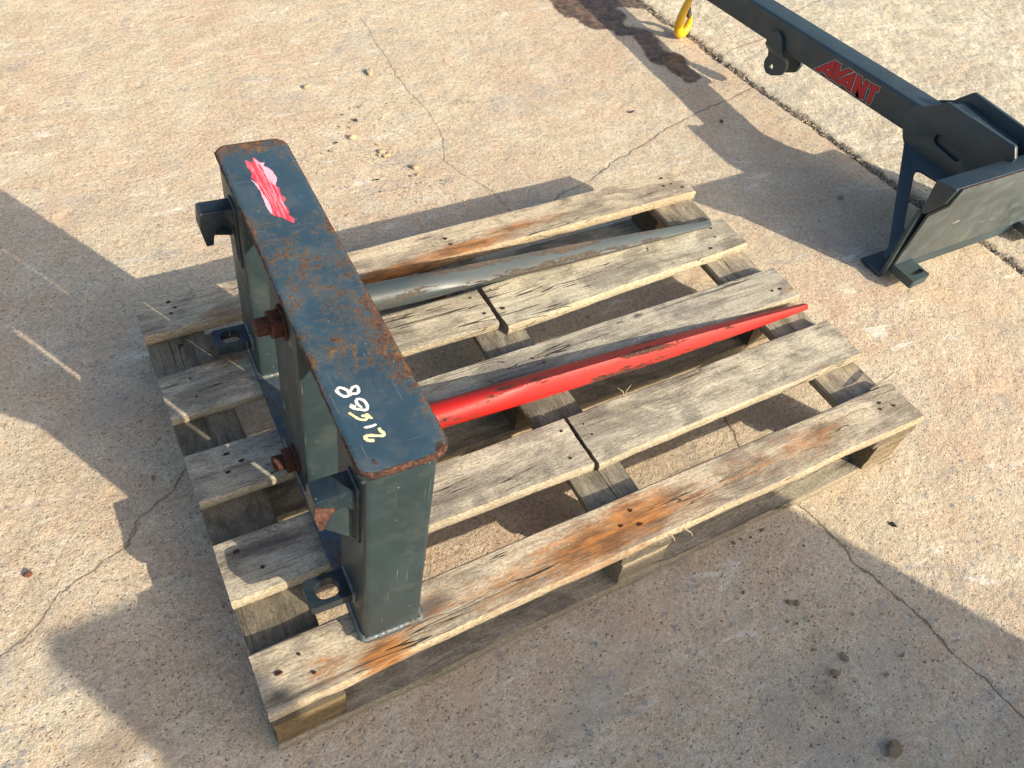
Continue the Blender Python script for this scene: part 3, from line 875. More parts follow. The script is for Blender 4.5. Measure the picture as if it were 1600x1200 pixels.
# tines -----------------------------------------------------------------
def tine_mesh(name, x0, x1, r, faceted_from, tip_from, collar=True, twist=0.0):
    n = 40; m = 90
    bm = bmesh.new(); rings = []; ridge = []
    for i in range(m+1):
        t = i/m
        x = x0+(x1-x0)*t
        if x < tip_from: rr = r*(1-.10*max(0, (x-faceted_from)/(tip_from-faceted_from)))
        else:
            u = (x-tip_from)/(x1-tip_from); rr = r*.90*(1-.66*u**1.45)
        f = min(1, max(0, (x-faceted_from+.10)/.20)); f = f*f*(3-2*f)
        p = 2-.90*f
        ring = []
        for k in range(n):
            th = 2*math.pi*k/n
            c, s = math.cos(th), math.sin(th)
            q = (abs(c)**p+abs(s)**p)**(-1/p)*(1+.12*f)
            tw = twist
            yy, zz = rr*q*c, rr*q*s
            yy, zz = yy*math.cos(tw)-zz*math.sin(tw), yy*math.sin(tw)+zz*math.cos(tw)
            ring.append(bm.verts.new((x, yy, zz)))
            ridge.append(.5+f*.5*(max(abs(c), abs(s))-.85)/.15)
        rings.append(ring)
    for i in range(m):
        A, B = rings[i], rings[i+1]
        for k in range(n): bm.faces.new([A[k], A[(k+1) % n], B[(k+1) % n], B[k]])
    # rounded tip
    for dx, sc in ((.0030, .86), (.0052, .60)):
        ring = [bm.verts.new((x1+dx, v.co.y*sc, v.co.z*sc)) for v in rings[m]]
        ridge += [1]*n
        A = rings[-1]
        for k in range(n): bm.faces.new([A[k], A[(k+1) % n], ring[(k+1) % n], ring[k]])
        rings.append(ring)
    tip = bm.verts.new((x1+.0064, 0, 0)); ridge.append(1)
    for k in range(n): bm.faces.new([rings[-1][k], rings[-1][(k+1) % n], tip])
    bm.faces.new(rings[0])
    me = bm_mesh(bm, name, True, 60)
    a = me.attributes.new('ridge', 'FLOAT', 'POINT'); a.data.foreach_set('value', np.array(ridge, np.float32))
    return me
TZ = .0415
t1 = obj('tine', tine_mesh('tine', .0842, 1.043, .0225, .32, .64, twist=.30), M_RED, frame, (0, .298, TZ), (0, 0, 0))
t1['label'] = 'bright red painted tine'
t2 = obj('tine', tine_mesh('tine', .0842, 1.000, .0255, .34, .50, twist=-.15), M_GREY, frame, (0, .582, TZ+.0115), (0, .004, -.004))
t2['label'] = 'worn bare grey tine'
for yy, zz, mt in ((.298, TZ, M_RED), (.582, TZ+.0115, M_GREY)):
    obj('tine_collar', bm_mesh(cyl_bm((.0842, yy, zz), (.106, yy, zz), .0285, .0285, 36, .002), 'tine_collar', True, 40), M_FRM, frame)

# rear bolts
def bolt(y, z):
    hexp = [(.0200*math.cos(math.pi/3*k+.3), .0200*math.sin(math.pi/3*k+.3)) for k in range(6)]
    bm = prism_bm([(y+p, z+q) for p, q in hexp], a_-.0175, a_-.0035, 'x', bev=.0012)
    nut = obj('nut', bm_mesh(bm, 'nut', True, 30), M_RUST, frame)
    obj('washer', bm_mesh(cyl_bm((a_-.0034, y, z), (a_-.0004, y, z), .0235, .0235, 28, .0006), 'washer', True, 40), M_RUST, frame)
    bm = cyl_bm((a_-.0345, y, z), (a_-.0176, y, z), .0118, .0118, 20, .0018)
    obj('bolt_shank', bm_mesh(bm, 'bolt_shank', True, 40), M_RUST, frame)
bolt(.298, TZ-.001)
bolt(.290, .335)

# hooks
def hook(y0, y1, rusty=False):
    prof = [(a_-.0004, .345), (-.043, .345), (-.0455, .318), (-.0405, .289), (-.0305, .2895), (-.0290, .302), (-.0240, .314), (-.0165, .3195), (-.0085, .3175),
            (-.0035, .309), (-.0015, .296), (-.0010, .256), (a_-.0004, .240)]
    prof = round_poly(prof, [0, .004, .008, .002, .002, .004, .006, .006, .006, .004, .004, 0, 0], 3)
    obj('hook', bm_mesh(prism_bm(prof, y0, y1, 'y', bev=.0014), 'hook', True, 30), M_HOOKP, frame)
    webp = round_poly([(-.0345, .315), (-.0365, .288), (-.0345, .2825), (a_-.0002, .236), (a_-.0002, .330), (-.020, .330)], [0, 0, .003, 0, 0, 0], 3)
    if not rusty: webp = [(-.0345, .318), (-.034, .293), (a_-.0002, .284), (a_-.0002, .330), (-.020, .330)]
    yw = y0+.005 if rusty else y1-.008
    obj('hook_web', bm_mesh(prism_bm(webp, yw, yw+.006, 'y', bev=.001), 'hook_web', True, 30), M_FRM if rusty else M_HOOKP, frame)
    if rusty:
        cut = round_poly([(-.0430, .336), (-.021, .3235), (-.0285, .311), (-.0325, .302), (-.0355, .2905), (-.0402, .2905), (-.0448, .318)], .0015, 2)
        obj('cut_face', bm_mesh(prism_bm(cut, y0-.0008, y0+.003, 'y'), 'cut_face', True, 30), M_CUT, frame)
    w = weld([(a_-.001, y0-.0008, .242), (a_-.001, y0-.0008, .346), (a_-.001, y1+.001, .346)], .0032)
    obj('weld', bm_mesh(w, 'weld', True, 80), M_HOOKP, frame)
hook(.019, .047, True); hook(.512, .540)

# slotted lugs
def lug(y0, y1, zt=.080, th=.017):
    sl = [(-.033+.009*math.cos(t)-(.0), (y0+y1)/2+.0135*math.sin(t)) for t in np.linspace(math.pi/2, 3*math.pi/2, 7)] + \
         [(-.020+.009*math.cos(t), (y0+y1)/2+.0135*math.sin(t)) for t in np.linspace(-math.pi/2, math.pi/2, 7)]
    poly = round_poly([(-.054, y0), (a_-.0004, y0), (a_-.0004, y1), (-.054, y1)], [.008, 0, 0, .008], 4)
    bm = prism_bm(poly, zt-th, zt, 'z', holes=[sl])
    obj('slotted_lug', bm_mesh(bm, 'slotted_lug', True, 30), M_HOOKP, frame)
    w = weld([(a_-.001, y0-.001, zt-th), (a_-.001, y0-.001, zt+.001), (a_-.001, y1+.001, zt+.001)], .0034)
    obj('weld', bm_mesh(w, 'weld', True, 80), M_WELD, frame)
lug(.036, .078); lug(.518, .560)

# painted marks on the top plate -----------------------------------------
def ribbon_bm(pts, w, z, wf=None):
    """smooth a 2-D polyline and give it width"""
    P = [Vector(p) for p in pts]
    Q = []
    for i in range(len(P)-1):
        p0 = P[max(i-1, 0)]; p1 = P[i]; p2 = P[i+1]; p3 = P[min(i+2, len(P)-1)]
        for k in range(5):
            t = k/5
            Q.append(.5*((2*p1)+(-p0+p2)*t+(2*p0-5*p1+4*p2-p3)*t*t+(-p0+3*p1-3*p2+p3)*t**3))
    Q.append(P[-1])
    bm = bmesh.new(); rs = random.Random(int(abs(pts[0][0])*1e6))
    last = None
    for i, q in enumerate(Q):
        t = (Q[min(i+1, len(Q)-1)]-Q[max(i-1, 0)]).normalized(); nrm = Vector((-t.y, t.x))
        e = min(1, .45+min(i, len(Q)-1-i)*.35)
        ww = w*e*(1+rs.uniform(-.22, .18))/2
        row = [bm.verts.new((*(q+nrm*ww), z-.00025)), bm.verts.new((*(q+nrm*ww*.6), z)), bm.verts.new((*(q-nrm*ww*.6), z)), bm.verts.new((*(q-nrm*ww), z-.00025))]
        if last:
            for k in range(3): bm.faces.new([last[k], last[k+1], row[k+1], row[k]])
        last = row
    return bm
D8A = [(0.0145, 0.1176), (0.0181, 0.1185), (0.0218, 0.1162), (0.0248, 0.1116), (0.0251, 0.1071), (0.0223, 0.1047), (0.0188, 0.1055), (0.0157, 0.1097), (0.0142, 0.1146), (0.0145, 0.1176)]
D8B = [(0.0245, 0.1043), (0.0271, 0.1099), (0.0316, 0.1144), (0.0355, 0.1143), (0.0363, 0.11), (0.0343, 0.1055), (0.0309, 0.105), (0.0274, 0.1063), (0.0238, 0.1041)]
D6A = [(0.0195, 0.0911), (0.024, 0.0856), (0.0292, 0.0824), (0.0342, 0.0801), (0.0369, 0.0846), (0.0365, 0.0916), (0.034, 0.0956), (0.0307, 0.0972), (0.0282, 0.0947), (0.0286, 0.0894), (0.0312, 0.0842)]
D6AA = [(0.0209, 0.0931), (0.0235, .0905), (0.026, 0.0878)]
D6B = [(0.016, 0.083), (0.0187, 0.0779), (0.0223, 0.0719), (0.0268, 0.0686), (0.0307, 0.0688), (0.0308, 0.0725), (0.0264, 0.0746)]
D6BB = [(0.0312, 0.0753), (0.0339, 0.0722), (0.0345, 0.0686), (0.0365, 0.0679)]
D1 = [(0.0236, 0.059), (0.0286, 0.058), (0.0331, 0.0579), (0.0371, 0.0585)]
D2 = [(0.0377, 0.0533), (0.0381, 0.0491), (0.0398, 0.0452), (0.0381, 0.0425), (0.0319, 0.0445), (0.0254, 0.0474), (0.0212, 0.0473), (0.0205, 0.0444), (0.0226, 0.0416), (0.0264, 0.0401), (0.0281, 0.0395)]
zp = H_+.0006
for k, (name_, strokes, mt) in enumerate((('painted_digit', [(D8A, .0034), (D8B, .0032)], M_WHITE), ('painted_digit', [(D6A, .0030), (D6AA, .0016)], M_WHITE),
                             ('painted_digit', [(D6B, .0030), (D6BB, .0026)], M_YEL), ('painted_digit', [(D1, .0028)], M_WHITE), ('painted_digit', [(D2, .0036)], M_YEL))):
    bms = [ribbon_bm(s_, w_*1.12, zp+i*.00008) for i, (s_, w_) in enumerate(strokes)]
    obj(name_, bm_mesh(join(*bms), 'painted_digit', True, 80), mt, tp)
SM0 = [(0.034, 0.5511), (0.038, 0.5449), (0.0417, 0.5431), (0.0443, 0.5543), (0.0474, 0.5518), (0.0503, 0.5416), (0.0553, 0.5394), (0.0527, 0.5334), (0.0569, 0.528), (0.0608, 0.5186), (0.062, 0.5), (0.0563, 0.4853), (0.0585, 0.4782), (0.0567, 0.4628), (0.0603, 0.4547), (0.0546, 0.4431), (0.0569, 0.431), (0.0567, 0.4242), (0.0531, 0.4199), (0.0583, 0.4116), (0.0566, 0.4017), (0.0521, 0.4045), (0.0467, 0.4136), (0.0405, 0.4199), (0.036, 0.4227), (0.0326, 0.4297), (0.0329, 0.4463), (0.0335, 0.4647), (0.0338, 0.4788), (0.0332, 0.4965), (0.0309, 0.5134), (0.0334, 0.5193), (0.032, 0.533), (0.0319, 0.5431)]
SM1 = [(0.0467, 0.5494), (0.05, 0.5408), (0.0558, 0.5393), (0.0525, 0.5326), (0.061, 0.5193), (0.0618, 0.4992), (0.0559, 0.4854), (0.0516, 0.4898), (0.0503, 0.5081), (0.0498, 0.5299), (0.045, 0.5396)]
SM2 = [(0.0289, 0.5058), (0.0337, 0.4948), (0.0347, 0.4785), (0.0365, 0.4623), (0.037, 0.4451), (0.0363, 0.4331), (0.0335, 0.4264), (0.0317, 0.439), (0.0323, 0.4604), (0.033, 0.479), (0.0311, 0.4955)]
def jag(poly, amp=.0006, seed=1):
    rs = random.Random(seed); out = []
    for i in range(len(poly)):
        a = Vector(poly[i]); b = Vector(poly[(i+1) % len(poly)])
        n = max(1, int((b-a).length/.0025))
        for k in range(n):
            p = a.lerp(b, k/n); out.append((p.x+rs.uniform(-amp, amp), p.y+rs.uniform(-amp, amp)))
    return out
for poly, mt, dz in ((SM0, M_SM0, .0003), (SM1, M_SM1, .0005), (SM2, M_SM1, .0006)):
    obj('paint_smear', bm_mesh(prism_bm(jag(poly), H_-.001, H_+dz, 'z'), 'paint_smear', False), mt, tp)
rs = random.Random(5)
for k in range(7):
    x = rs.uniform(.038, .054); y1 = rs.uniform(.45, .53); y0 = y1-rs.uniform(.03, .06)
    obj('paint_smear', bm_mesh(ribbon_bm([(x, y1), (x+.002, (y0+y1)/2), (x+.001, y0)], .0009, H_+.0007), 'paint_smear', True, 80), M_SM1, tp)

# ------------------------------------------------------------------ jib
JO = Vector((1.85, .40, 0))
jib = empty('lifting_jib', JO)
tag(jib, 'clean dark blue-grey steel lifting jib with a square boom and red lettering, beyond the pallet', 'lifting jib')
def sh(bm, dx=-JO.x, dy=-JO.y, dz=0):
    bmesh.ops.translate(bm, verts=bm.verts, vec=(dx, dy, dz)); return bm
# boom (slopes gently down away from the coupler)
BP = -.048
BW = .0375
boom_prof = round_poly([(-BW, -.075), (BW, -.075), (BW, 0), (-BW, 0)], .010, 5)
boom = obj('boom', bm_mesh(prism_bm(boom_prof, 0, 1.32, 'y'), 'boom', True, 25), M_JIB, jib, (0, .435-JO.y, .2745), (math.atan(BP), 0, 0))
cap = obj('boom_cap', bm_mesh(box_bm(-.034, .034, 1.3205, 1.3245, -.0715, -.0035, .001), 'boom_cap'), M_JIB, jib, (0, .435-JO.y, .2745), (math.atan(BP), 0, 0))
# gussets
def gusset(x0, x1, up):
    poly = [(.690, .232), (.664, .182), (.645, .166), (.42, .172), (.395, .262), (.393, .292), (.408, .315), (.602, .311+up), (.640, .278), (.676, .258)]
    poly = round_poly(poly, [.006, .01, 0, 0, 0, .006, .010, .012, .01, .006], 4)
    slot = []
    c0, c1 = Vector((.574, .2270)), Vector((.512, .2215)); r = .0125
    d = (c1-c0).normalized(); nn = Vector((-d.y, d.x))
    for t in np.linspace(math.pi/2, 3*math.pi/2, 8): slot.append(tuple(c0+d*r*math.cos(t)+nn*r*math.sin(t)))
    for t in np.linspace(-math.pi/2, math.pi/2, 8): slot.append(tuple(c1+d*r*math.cos(t)+nn*r*math.sin(t)))
    return sh(prism_bm(poly, x0, x1, 'x', holes=[slot], bev=.0014))
obj('gusset', bm_mesh(gusset(1.8030, 1.8120, 0), 'gusset', True, 30), M_JIB, jib)
obj('gusset', bm_mesh(gusset(1.8880, 1.8970, .010), 'gusset', True, 30), M_JIB, jib)
# cross pin sleeve behind the slot and a bridge plate at the top
obj('bridge_plate', bm_mesh(sh(prism_bm(round_poly([(.440, .286), (.600, .296), (.655, .264), (.652, .259), (.598, .290), (.440, .280)], .002, 2), 1.8125, 1.8875, 'x')), 'bridge_plate', True, 30), M_JIB, jib)
# splayed braces with a triangular window
def brace(sgn):
    A = Vector((1.8085, .655, .172)); B = Vector((1.8085, .416, .177)); Cc = Vector((1.590, .424, .061))
    u = (B-A).normalized(); n_ = (B-A).cross(Cc-A).normalized(); v = n_.cross(u)
    def to2(P): d = P-A; return (d.dot(u), d.dot(v))
    def plane(x, y):
        z = A.z - ((x-A.x)*n_.x+(y-A.y)*n_.y)/n_.z
        return Vector((x, y, z))
    outer = [A, B, plane(1.62, .416), plane(1.578, .416), plane(1.582, .432), plane(1.598, .436)]
    hole = [plane(1.772, .572), plane(1.778, .500), plane(1.745, .442), plane(1.655, .4455), plane(1.650, .454)]
    o2 = round_poly([to2(p) for p in outer], [0, 0, 0, 0, .006, .02], 4); h2 = round_poly([to2(p) for p in hole], .010, 4)
    bm = prism_bm(o2, -.004, .004, 'z', holes=[h2], bev=.001)
    M = Matrix((( u.x, v.x, n_.x, A.x), (u.y, v.y, n_.y, A.y), (u.z, v.z, n_.z, A.z), (0, 0, 0, 1)))
    bmesh.ops.transform(bm, matrix=M, verts=bm.verts)
    sh(bm)
    if sgn < 0: bmesh.ops.scale(bm, verts=bm.verts, vec=(-1, 1, 1))
    return bm
obj('brace', bm_mesh(brace(1), 'brace', True, 30), M_JIB, jib)
obj('brace', bm_mesh(brace(-1), 'brace', True, 30), M_JIB, jib)
# coupler: back plate with bent foot, worn front plate, wedge shaped top rail
back = [(.4045, .200), (.4035, .010), (.409, .002), (.468, .0015), (.474, .006), (.474, .0105), (.414, .012), (.4125, .020), (.4135, .200)]
obj('back_plate', bm_mesh(sh(prism_bm(round_poly(back, .003, 3), 1.579, 2.121, 'x', bev=.001)), 'back_plate', True, 30), M_JIB, jib)
front = [(.3535, .2905), (.3600, .243), (.3880, .196), (.3970, .047), (.4030, .047), (.3945, .199), (.3660, .247), (.3600, .2895)]
obj('front_plate', bm_mesh(sh(prism_bm(front, 1.590, 2.110, 'x', bev=.0008)), 'front_plate', True, 30), M_CPL, jib)
wedge = [(.4105, .2800), (.3605, .2900), (.3602, .2850), (.3665, .2480), (.3950, .2005), (.4040, .2005)]
obj('top_rail', bm_mesh(sh(prism_bm(round_poly(wedge, [.004, .002, .002, .002, .003, .002], 3), 1.5785, 2.1215, 'x', bev=.0012)), 'top_rail', True, 30), M_JIB, jib)
edge_ = weld([(1.59-JO.x, .3550-JO.y, .2900), (2.11-JO.x, .3550-JO.y, .2900)], .0016)
obj('worn_edge', bm_mesh(edge_, 'worn_edge', True, 80), M_CUT, jib)
# slotted lugs at the foot of the coupler
for s in (1, -1):
    x0, x1 = 1.592, 1.652
    cx, cy = 1.626, .360
    slot = [(cx+.013+.0075*math.cos(t), cy+.0075*math.sin(t)) for t in np.linspace(-math.pi/2, math.pi/2, 7)] + [(cx-.013+.0075*math.cos(t), cy+.0075*math.sin(t)) for t in np.linspace(math.pi/2, 3*math.pi/2, 7)]
    poly = round_poly([(x0, .336), (x1, .340), (x1, .4025), (x0, .4025)], [.006, .006, 0, 0], 4)
    bm = sh(prism_bm(poly, .024, .046, 'z', holes=[slot]))
    if s < 0: bmesh.ops.scale(bm, verts=bm.verts, vec=(-1, 1, 1))
    obj('slotted_lug', bm_mesh(bm, 'slotted_lug', True, 30), M_JIB, jib)
# clevis lugs under the boom
def clevis(x, kink):
    poly = [(1.190, .196), (1.161, .212), (1.140, .202), (1.122, .172), (1.106, .157), (1.099, .127), (1.108, .104), (1.139, .087), (1.163, .083), (1.180, .095), (1.184, .112), (1.178, .129), (1.190, .160)]
    poly = round_poly(poly, .008, 3)
    hole = [(1.153+.0085*math.cos(t), .107+.0085*math.sin(t)) for t in np.linspace(0, 2*math.pi, 17)[:-1]]
    bm = prism_bm(poly, x-.0045, x+.0045, 'x', holes=[hole])
    for _ in range(1):
        bmesh.ops.bisect_plane(bm, geom=bm.verts[:]+bm.edges[:]+bm.faces[:], plane_co=(0, 0, .160), plane_no=(0, 0, 1))
        bmesh.ops.bisect_plane(bm, geom=bm.verts[:]+bm.edges[:]+bm.faces[:], plane_co=(0, 0, .142), plane_no=(0, 0, 1))
    for v in bm.verts:
        k = min(1, max(0, (.160-v.co.z)/.018)); v.co.x += kink*k
    return sh(bm)
obj('clevis_lug', bm_mesh(clevis(1.8075, .014), 'clevis_lug', True, 25), M_JIB, jib)
obj('clevis_lug', bm_mesh(clevis(1.8925, -.014), 'clevis_lug', True, 25), M_JIB, jib)

# lettering on the boom side: coordinates = (distance along y, depth below the top edge)
def offset_poly(poly, d):
    ar = sum(poly[i][0]*poly[(i+1) % len(poly)][1]-poly[(i+1) % len(poly)][0]*poly[i][1] for i in range(len(poly)))
    sg = 1 if ar > 0 else -1
    out = []
    n = len(poly)
    for i in range(n):
        p = Vector(poly[i]); a = Vector(poly[i-1]); b = Vector(poly[(i+1) % n])
        e1 = (p-a).normalized(); e2 = (b-p).normalized()
        n1 = Vector((e1.y, -e1.x))*sg; n2 = Vector((e2.y, -e2.x))*sg
        m = (n1+n2); 
        if m.length < .2: m = n1
        m.normalize()
        c = max(.42, m.dot(n1))
        out.append(tuple(p+m*d/c))
    return out
LET = dict(
 A1=([(1.0013, -0.0643), (0.952, -0.0191), (0.9466, -0.0186), (0.9445, -0.0641), (0.9562, -0.0652), (0.9606, -0.0605), (0.9753, -0.0584), (0.9839, -0.0615), (0.9871, -0.0669)], [(0.9704, -0.0525), (0.9584, -0.0422), (0.9586, -0.0514)]),
 V1=([(0.9428, -0.0193), (0.9292, -0.018), (0.9266, -0.0391), (0.9017, -0.0175), (0.8864, -0.017), (0.9343, -0.0634), (0.9398, -0.0633)], None),
 A2=([(0.9276, -0.0627), (0.8786, -0.0181), (0.8729, -0.0179), (0.8701, -0.0633), (0.8812, -0.0647), (0.8858, -0.0602), (0.8997, -0.0587), (0.9065, -0.0606), (0.9094, -0.0643)], [(0.8949, -0.0515), (0.8842, -0.0413), (0.8839, -0.0501)]),
 N1=([(0.8674, -0.0174), (0.8532, -0.0166), (0.8424, -0.0376), (0.8389, -0.0376), (0.8389, -0.0181), (0.8272, -0.017), (0.8236, -0.063), (0.8359, -0.0644), (0.8495, -0.0472), (0.8517, -0.0468), (0.852, -0.0635), (0.8637, -0.0642)], None),
 T1=([(0.8221, -0.0186), (0.7924, -0.0154), (0.7918, -0.0254), (0.7992, -0.0269), (0.7996, -0.0293), (0.799, -0.0626), (0.8108, -0.0635), (0.812, -0.0305), (0.8145, -0.028), (0.8209, -0.0298)], None))
bx = 1.85-BW
for i, (k, (poly, hole)) in enumerate(LET.items()):
    def lc(p): return (p[0]-.435, p[1]+.0004*0)
    P2 = [lc(p) for p in poly]
    Hh = [lc(p) for p in hole] if hole else None
    for nm, off, d, mt, ho in (('letter_outline', .0030, .00020+.00003*i, M_LGRY, None), ('letter_gap', .0019, .00040+.00003*i, M_LBLK, None), ('letter', 0, .00062, M_LRED, Hh)):
        q = offset_poly(P2, off) if off else P2
        bm = prism_bm(q, -BW-d, -BW+.002, 'x', holes=[ho] if ho else [])
        o = obj(nm, bm_mesh(bm, nm, False), mt, boom)
    if Hh:
        c = [sum(p[0] for p in Hh)/3, sum(p[1] for p in Hh)/3]
        q = [((p[0]-c[0])*.5+c[0], (p[1]-c[1])*.5+c[1]) for p in Hh]
        obj('letter_outline', bm_mesh(prism_bm(q, -BW-.0006, -BW+.002, 'x'), 'letter_outline', False), M_LGRY, boom)
rp = [(.7905-.435+.0022*math.cos(t), -.024+.0022*math.sin(t)) for t in np.linspace(0, 2*math.pi, 13)[:-1]]
obj('registered_mark', bm_mesh(prism_bm(rp, -BW-.0003, -BW+.002, 'x'), 'registered_mark', False), M_LGRY, boom)

# hook hanging from the jib, its bowl touching the ground
HK = Vector((1.806, 1.548, .0))
hk = empty('lifting_hook', HK, (0, .10, math.radians(16)))
tag(hk, 'yellow lifting hook with a grey latch, hanging from the jib down to the ground', 'hook')
path = []; rad = []
for t in np.linspace(math.radians(95), math.radians(-215), 34):
    path.append((-.000+.026*math.cos(t), 0, .048+.036*math.sin(t))); 
for i in range(34):
    u = i/33; rad.append(.0070+.0050*math.sin(min(1, u*1.15)*math.pi)**.8)
path = [(-.012, 0, .152), (-.012, 0, .128), (-.019, 0, .108), (-.026, 0, .085), (-.028, 0, .060), (-.024, 0, .036), (-.012, 0, .020), (.004, 0, .0155), (.018, 0, .021), (.027, 0, .036), (.028, 0, .055), (.022, 0, .072)]
rad = [.010, .010, .012, .0125, .0135, .0145, .0150, .0150, .0140, .012, .0095, .0055]
Q = []; RR = []
for i in range(len(path)-1):
    P = [Vector(path[max(i-1, 0)]), Vector(path[i]), Vector(path[i+1]), Vector(path[min(i+2, len(path)-1)])]
    for k in range(4):
        t = k/4
        Q.append(.5*((2*P[1])+(-P[0]+P[2])*t+(2*P[0]-5*P[1]+4*P[2]-P[3])*t*t+(-P[0]+3*P[1]-3*P[2]+P[3])*t**3)); RR.append(rad[i]*(1-t)+rad[i+1]*t)
Q.append(Vector(path[-1])); RR.append(rad[-1])
obj('hook_body', bm_mesh(tube_bm(Q, RR, 14), 'hook_body', True, 60), M_YHOOK, hk)
obj('latch', bm_mesh(join(prism_bm(round_poly([(-.018, .106), (-.008, .112), (.024, .070), (.020, .060), (.010, .066)], .003, 3), -.006, .006, 'y', bev=.001)), 'latch', True, 30), M_ZINC, hk)
ring = [(-.012+.017*math.cos(t), 0, .160+.019*math.sin(t)) for t in np.linspace(0, 2*math.pi, 25)[:-1]]
obj('eye', bm_mesh(tube_bm(ring, .0062, 12, True), 'eye', True, 60), M_YHOOK, hk)
# shackle link between boom and hook
ring = [(0, .014*math.cos(t), .035*math.sin(t)) for t in np.linspace(0, 2*math.pi, 25)[:-1]]
lk = obj('chain_link', bm_mesh(tube_bm(ring, .004, 10, True), 'chain_link', True, 60), M_ZINC, None, (1.806, 1.545, .198))
tag(lk, 'steel chain link joining the yellow hook to the boom tip', 'chain link')

# ------------------------------------------------------------------ stones, leaves, crumbs
def stone_mesh(seed, flat=.65, jag_=.25):
    rs = random.Random(seed)
    bm = bmesh.new()
    bmesh.ops.create_icosphere(bm, subdivisions=2, radius=1)
    dirs = [Vector((rs.gauss(0, 1), rs.gauss(0, 1), rs.gauss(0, 1))).normalized() for _ in range(7)]
    ds = [rs.uniform(.45, .85) for _ in dirs]
    for v in bm.verts:
        for d, k in zip(dirs, ds):
            e = v.co.dot(d)-k
            if e > 0: v.co -= d*e
        v.co *= 1+rs.uniform(-.11, .11)
        v.co.z *= flat
    return bm_mesh(bm, 'pebble', True, 28)
SM = [stone_mesh(i, .55+.1*(i % 3)) for i in range(6)]
def stone(i, x, y, r, mat, label, group=None, cat='pebble', sx=1.0, name='pebble'):
    me = SM[i % 6].copy(); me.materials.append(mat)
    o = obj(name, me, None, None, (x, y, r*.36-.001), (0, 0, i*1.3))
    o.scale = (r*sx, r*.8, r*.9)
    tag(o, label, cat, group)
ST = [
 (.587, 1.621, .0088, M_STONE, 'rounded tan pebble casting a small shadow, leftmost on the far sunlit concrete', 1),
 (.776, 1.641, .0100, M_STONE, 'flat elongated tan pebble farthest from the pallet', 1.5),
 (.616, 1.354, .0082, M_STONE, 'small tan pebble beside the dark leaf, up from the tall frame', 1.3),
 (.715, 1.179, .0100, M_STONE, 'upright brown pebble with a sharp shadow above the pallet', .8),
 (.653, 1.426, .0070, M_BSTONE, 'dark green-black pebble among crumbs on the far concrete', 1.1),
 (.801, -.395, .0165, M_DSTONE, 'large brown stone at the bottom right in the shade', 1),
 (.835, -.256, .0075, M_DSTONE, 'flat brown pebble right of the dirt patch', 1.2),
 (.804, -.269, .0080, M_DSTONE, 'lumpy brown pebble at the top of the dirt patch', 1),
 (.815, -.143, .0064, M_DSTONE, 'left pebble of the brown pair in the shade near the pallet', .8),
 (.827, -.151, .0070, M_DSTONE, 'right pebble of the brown pair in the shade near the pallet', .8),
 (.862, -.016, .0050, M_DSTONE, 'brown pebble against the underside of the near board, nearest the crack', 1),
 (1.097, -.111, .0056, M_BSTONE, 'dark flat chip lying on the sunlit concrete right of the pallet', 1.5),
 (1.715, .686, .0090, M_DSTONE, 'dark round pebble in the shadow of the jib coupler', 1),
 (1.631, 1.096, .0070, M_BSTONE, 'dark pebble in the shadow of the boom near the crack', 1),
 (1.788, .478, .0065, M_DSTONE, 'small pebble in the shade close to the jib foot', 1.2),
 (-.263, .415, .0080, M_RSTONE, 'reddish pebble on the sunlit concrete at the left', 1),
 (-.057, .515, .0054, M_DSTONE, 'small brown pebble in the shade left of the pallet', 1),
 (1.404, 1.223, .0060, M_BSTONE, 'blue-black flat chip on the sunlit far concrete left of the boom shadow', 1.4)]
for i, (x, y, r, m, lb, sx) in enumerate(ST): stone(i, x, y, r*(1.25 if m is M_STONE else 1.0), m, lb, None, 'pebble', sx)
for i, (x, y, r) in enumerate([(.661, 1.271, .0088), (.663, 1.251, .0070), (.673, 1.253, .0062), (.652, 1.262, .0052), (.679, 1.262, .0045)]):
    stone(i+3, x, y, r*1.15, M_STONE, 'pale tan crumb in the tight cluster above the pallet', 'tan crumbs in one cluster', 'pebble')
for i, (x, y, r) in enumerate([(.693, 1.155, .0044), (.709, 1.154, .0045), (.632, 1.463, .0044), (.603, 1.414, .0038), (.628, 1.399, .0038), (.684, 1.485, .0038)]):
    stone(i+1, x, y, r, M_DSTONE, 'tiny brown grit stone on the sunlit concrete beyond the frame', 'grit beyond the frame', 'pebble')
for i, (x, y, r) in enumerate([(.755, -.096, .0042), (.803, -.179, .0033), (.79, -.169, .0033), (.824, -.183, .0029), (.809, -.215, .0026), (.798, -.225, .0045), (.799, -.014, .0045), (.816, -.014, .0034), (.927, -.298, .0041), (.953, -.322, .0033), (.879, -.309, .0046), (.901, -.207, .0034), (.859, -.216, .0026)]):
    stone(i+2, x, y, r, M_DSTONE, 'tiny brown grit stone in the shade in front of the pallet', 'grit in front of the pallet', 'pebble')
def leaf(x, y, r, mat, label, a):
    bm = bmesh.new()
    n = 8; L = []; Rr = []
    for i in range(n+1):
        t = i/n; w = math.sin(math.pi*t)**.8*.45
        L.append(bm.verts.new((t*2-1, w, .12*math.sin(t*3)))); Rr.append(bm.verts.new((t*2-1, -w, .12*math.sin(t*3)+.1*w)))
    for i in range(n):
        try: bm.faces.new([L[i], L[i+1], Rr[i+1], Rr[i]])
        except ValueError: pass
    bmesh.ops.solidify(bm, geom=bm.faces[:], thickness=.06)
    o = obj('fallen_leaf', bm_mesh(bm, 'fallen_leaf', True, 60), mat, None, (x, y, .002), (0, 0, a)); o.scale = (r, r, r)
    tag(o, label, 'leaf')
leaf(.569, 1.345, .0075, M_DLEAF, 'small dark leaf on the concrete closest to the top plate end', .3)
leaf(.608, 1.166, .0070, M_LEAF, 'small green leaf on the concrete above the pallet', -.1)

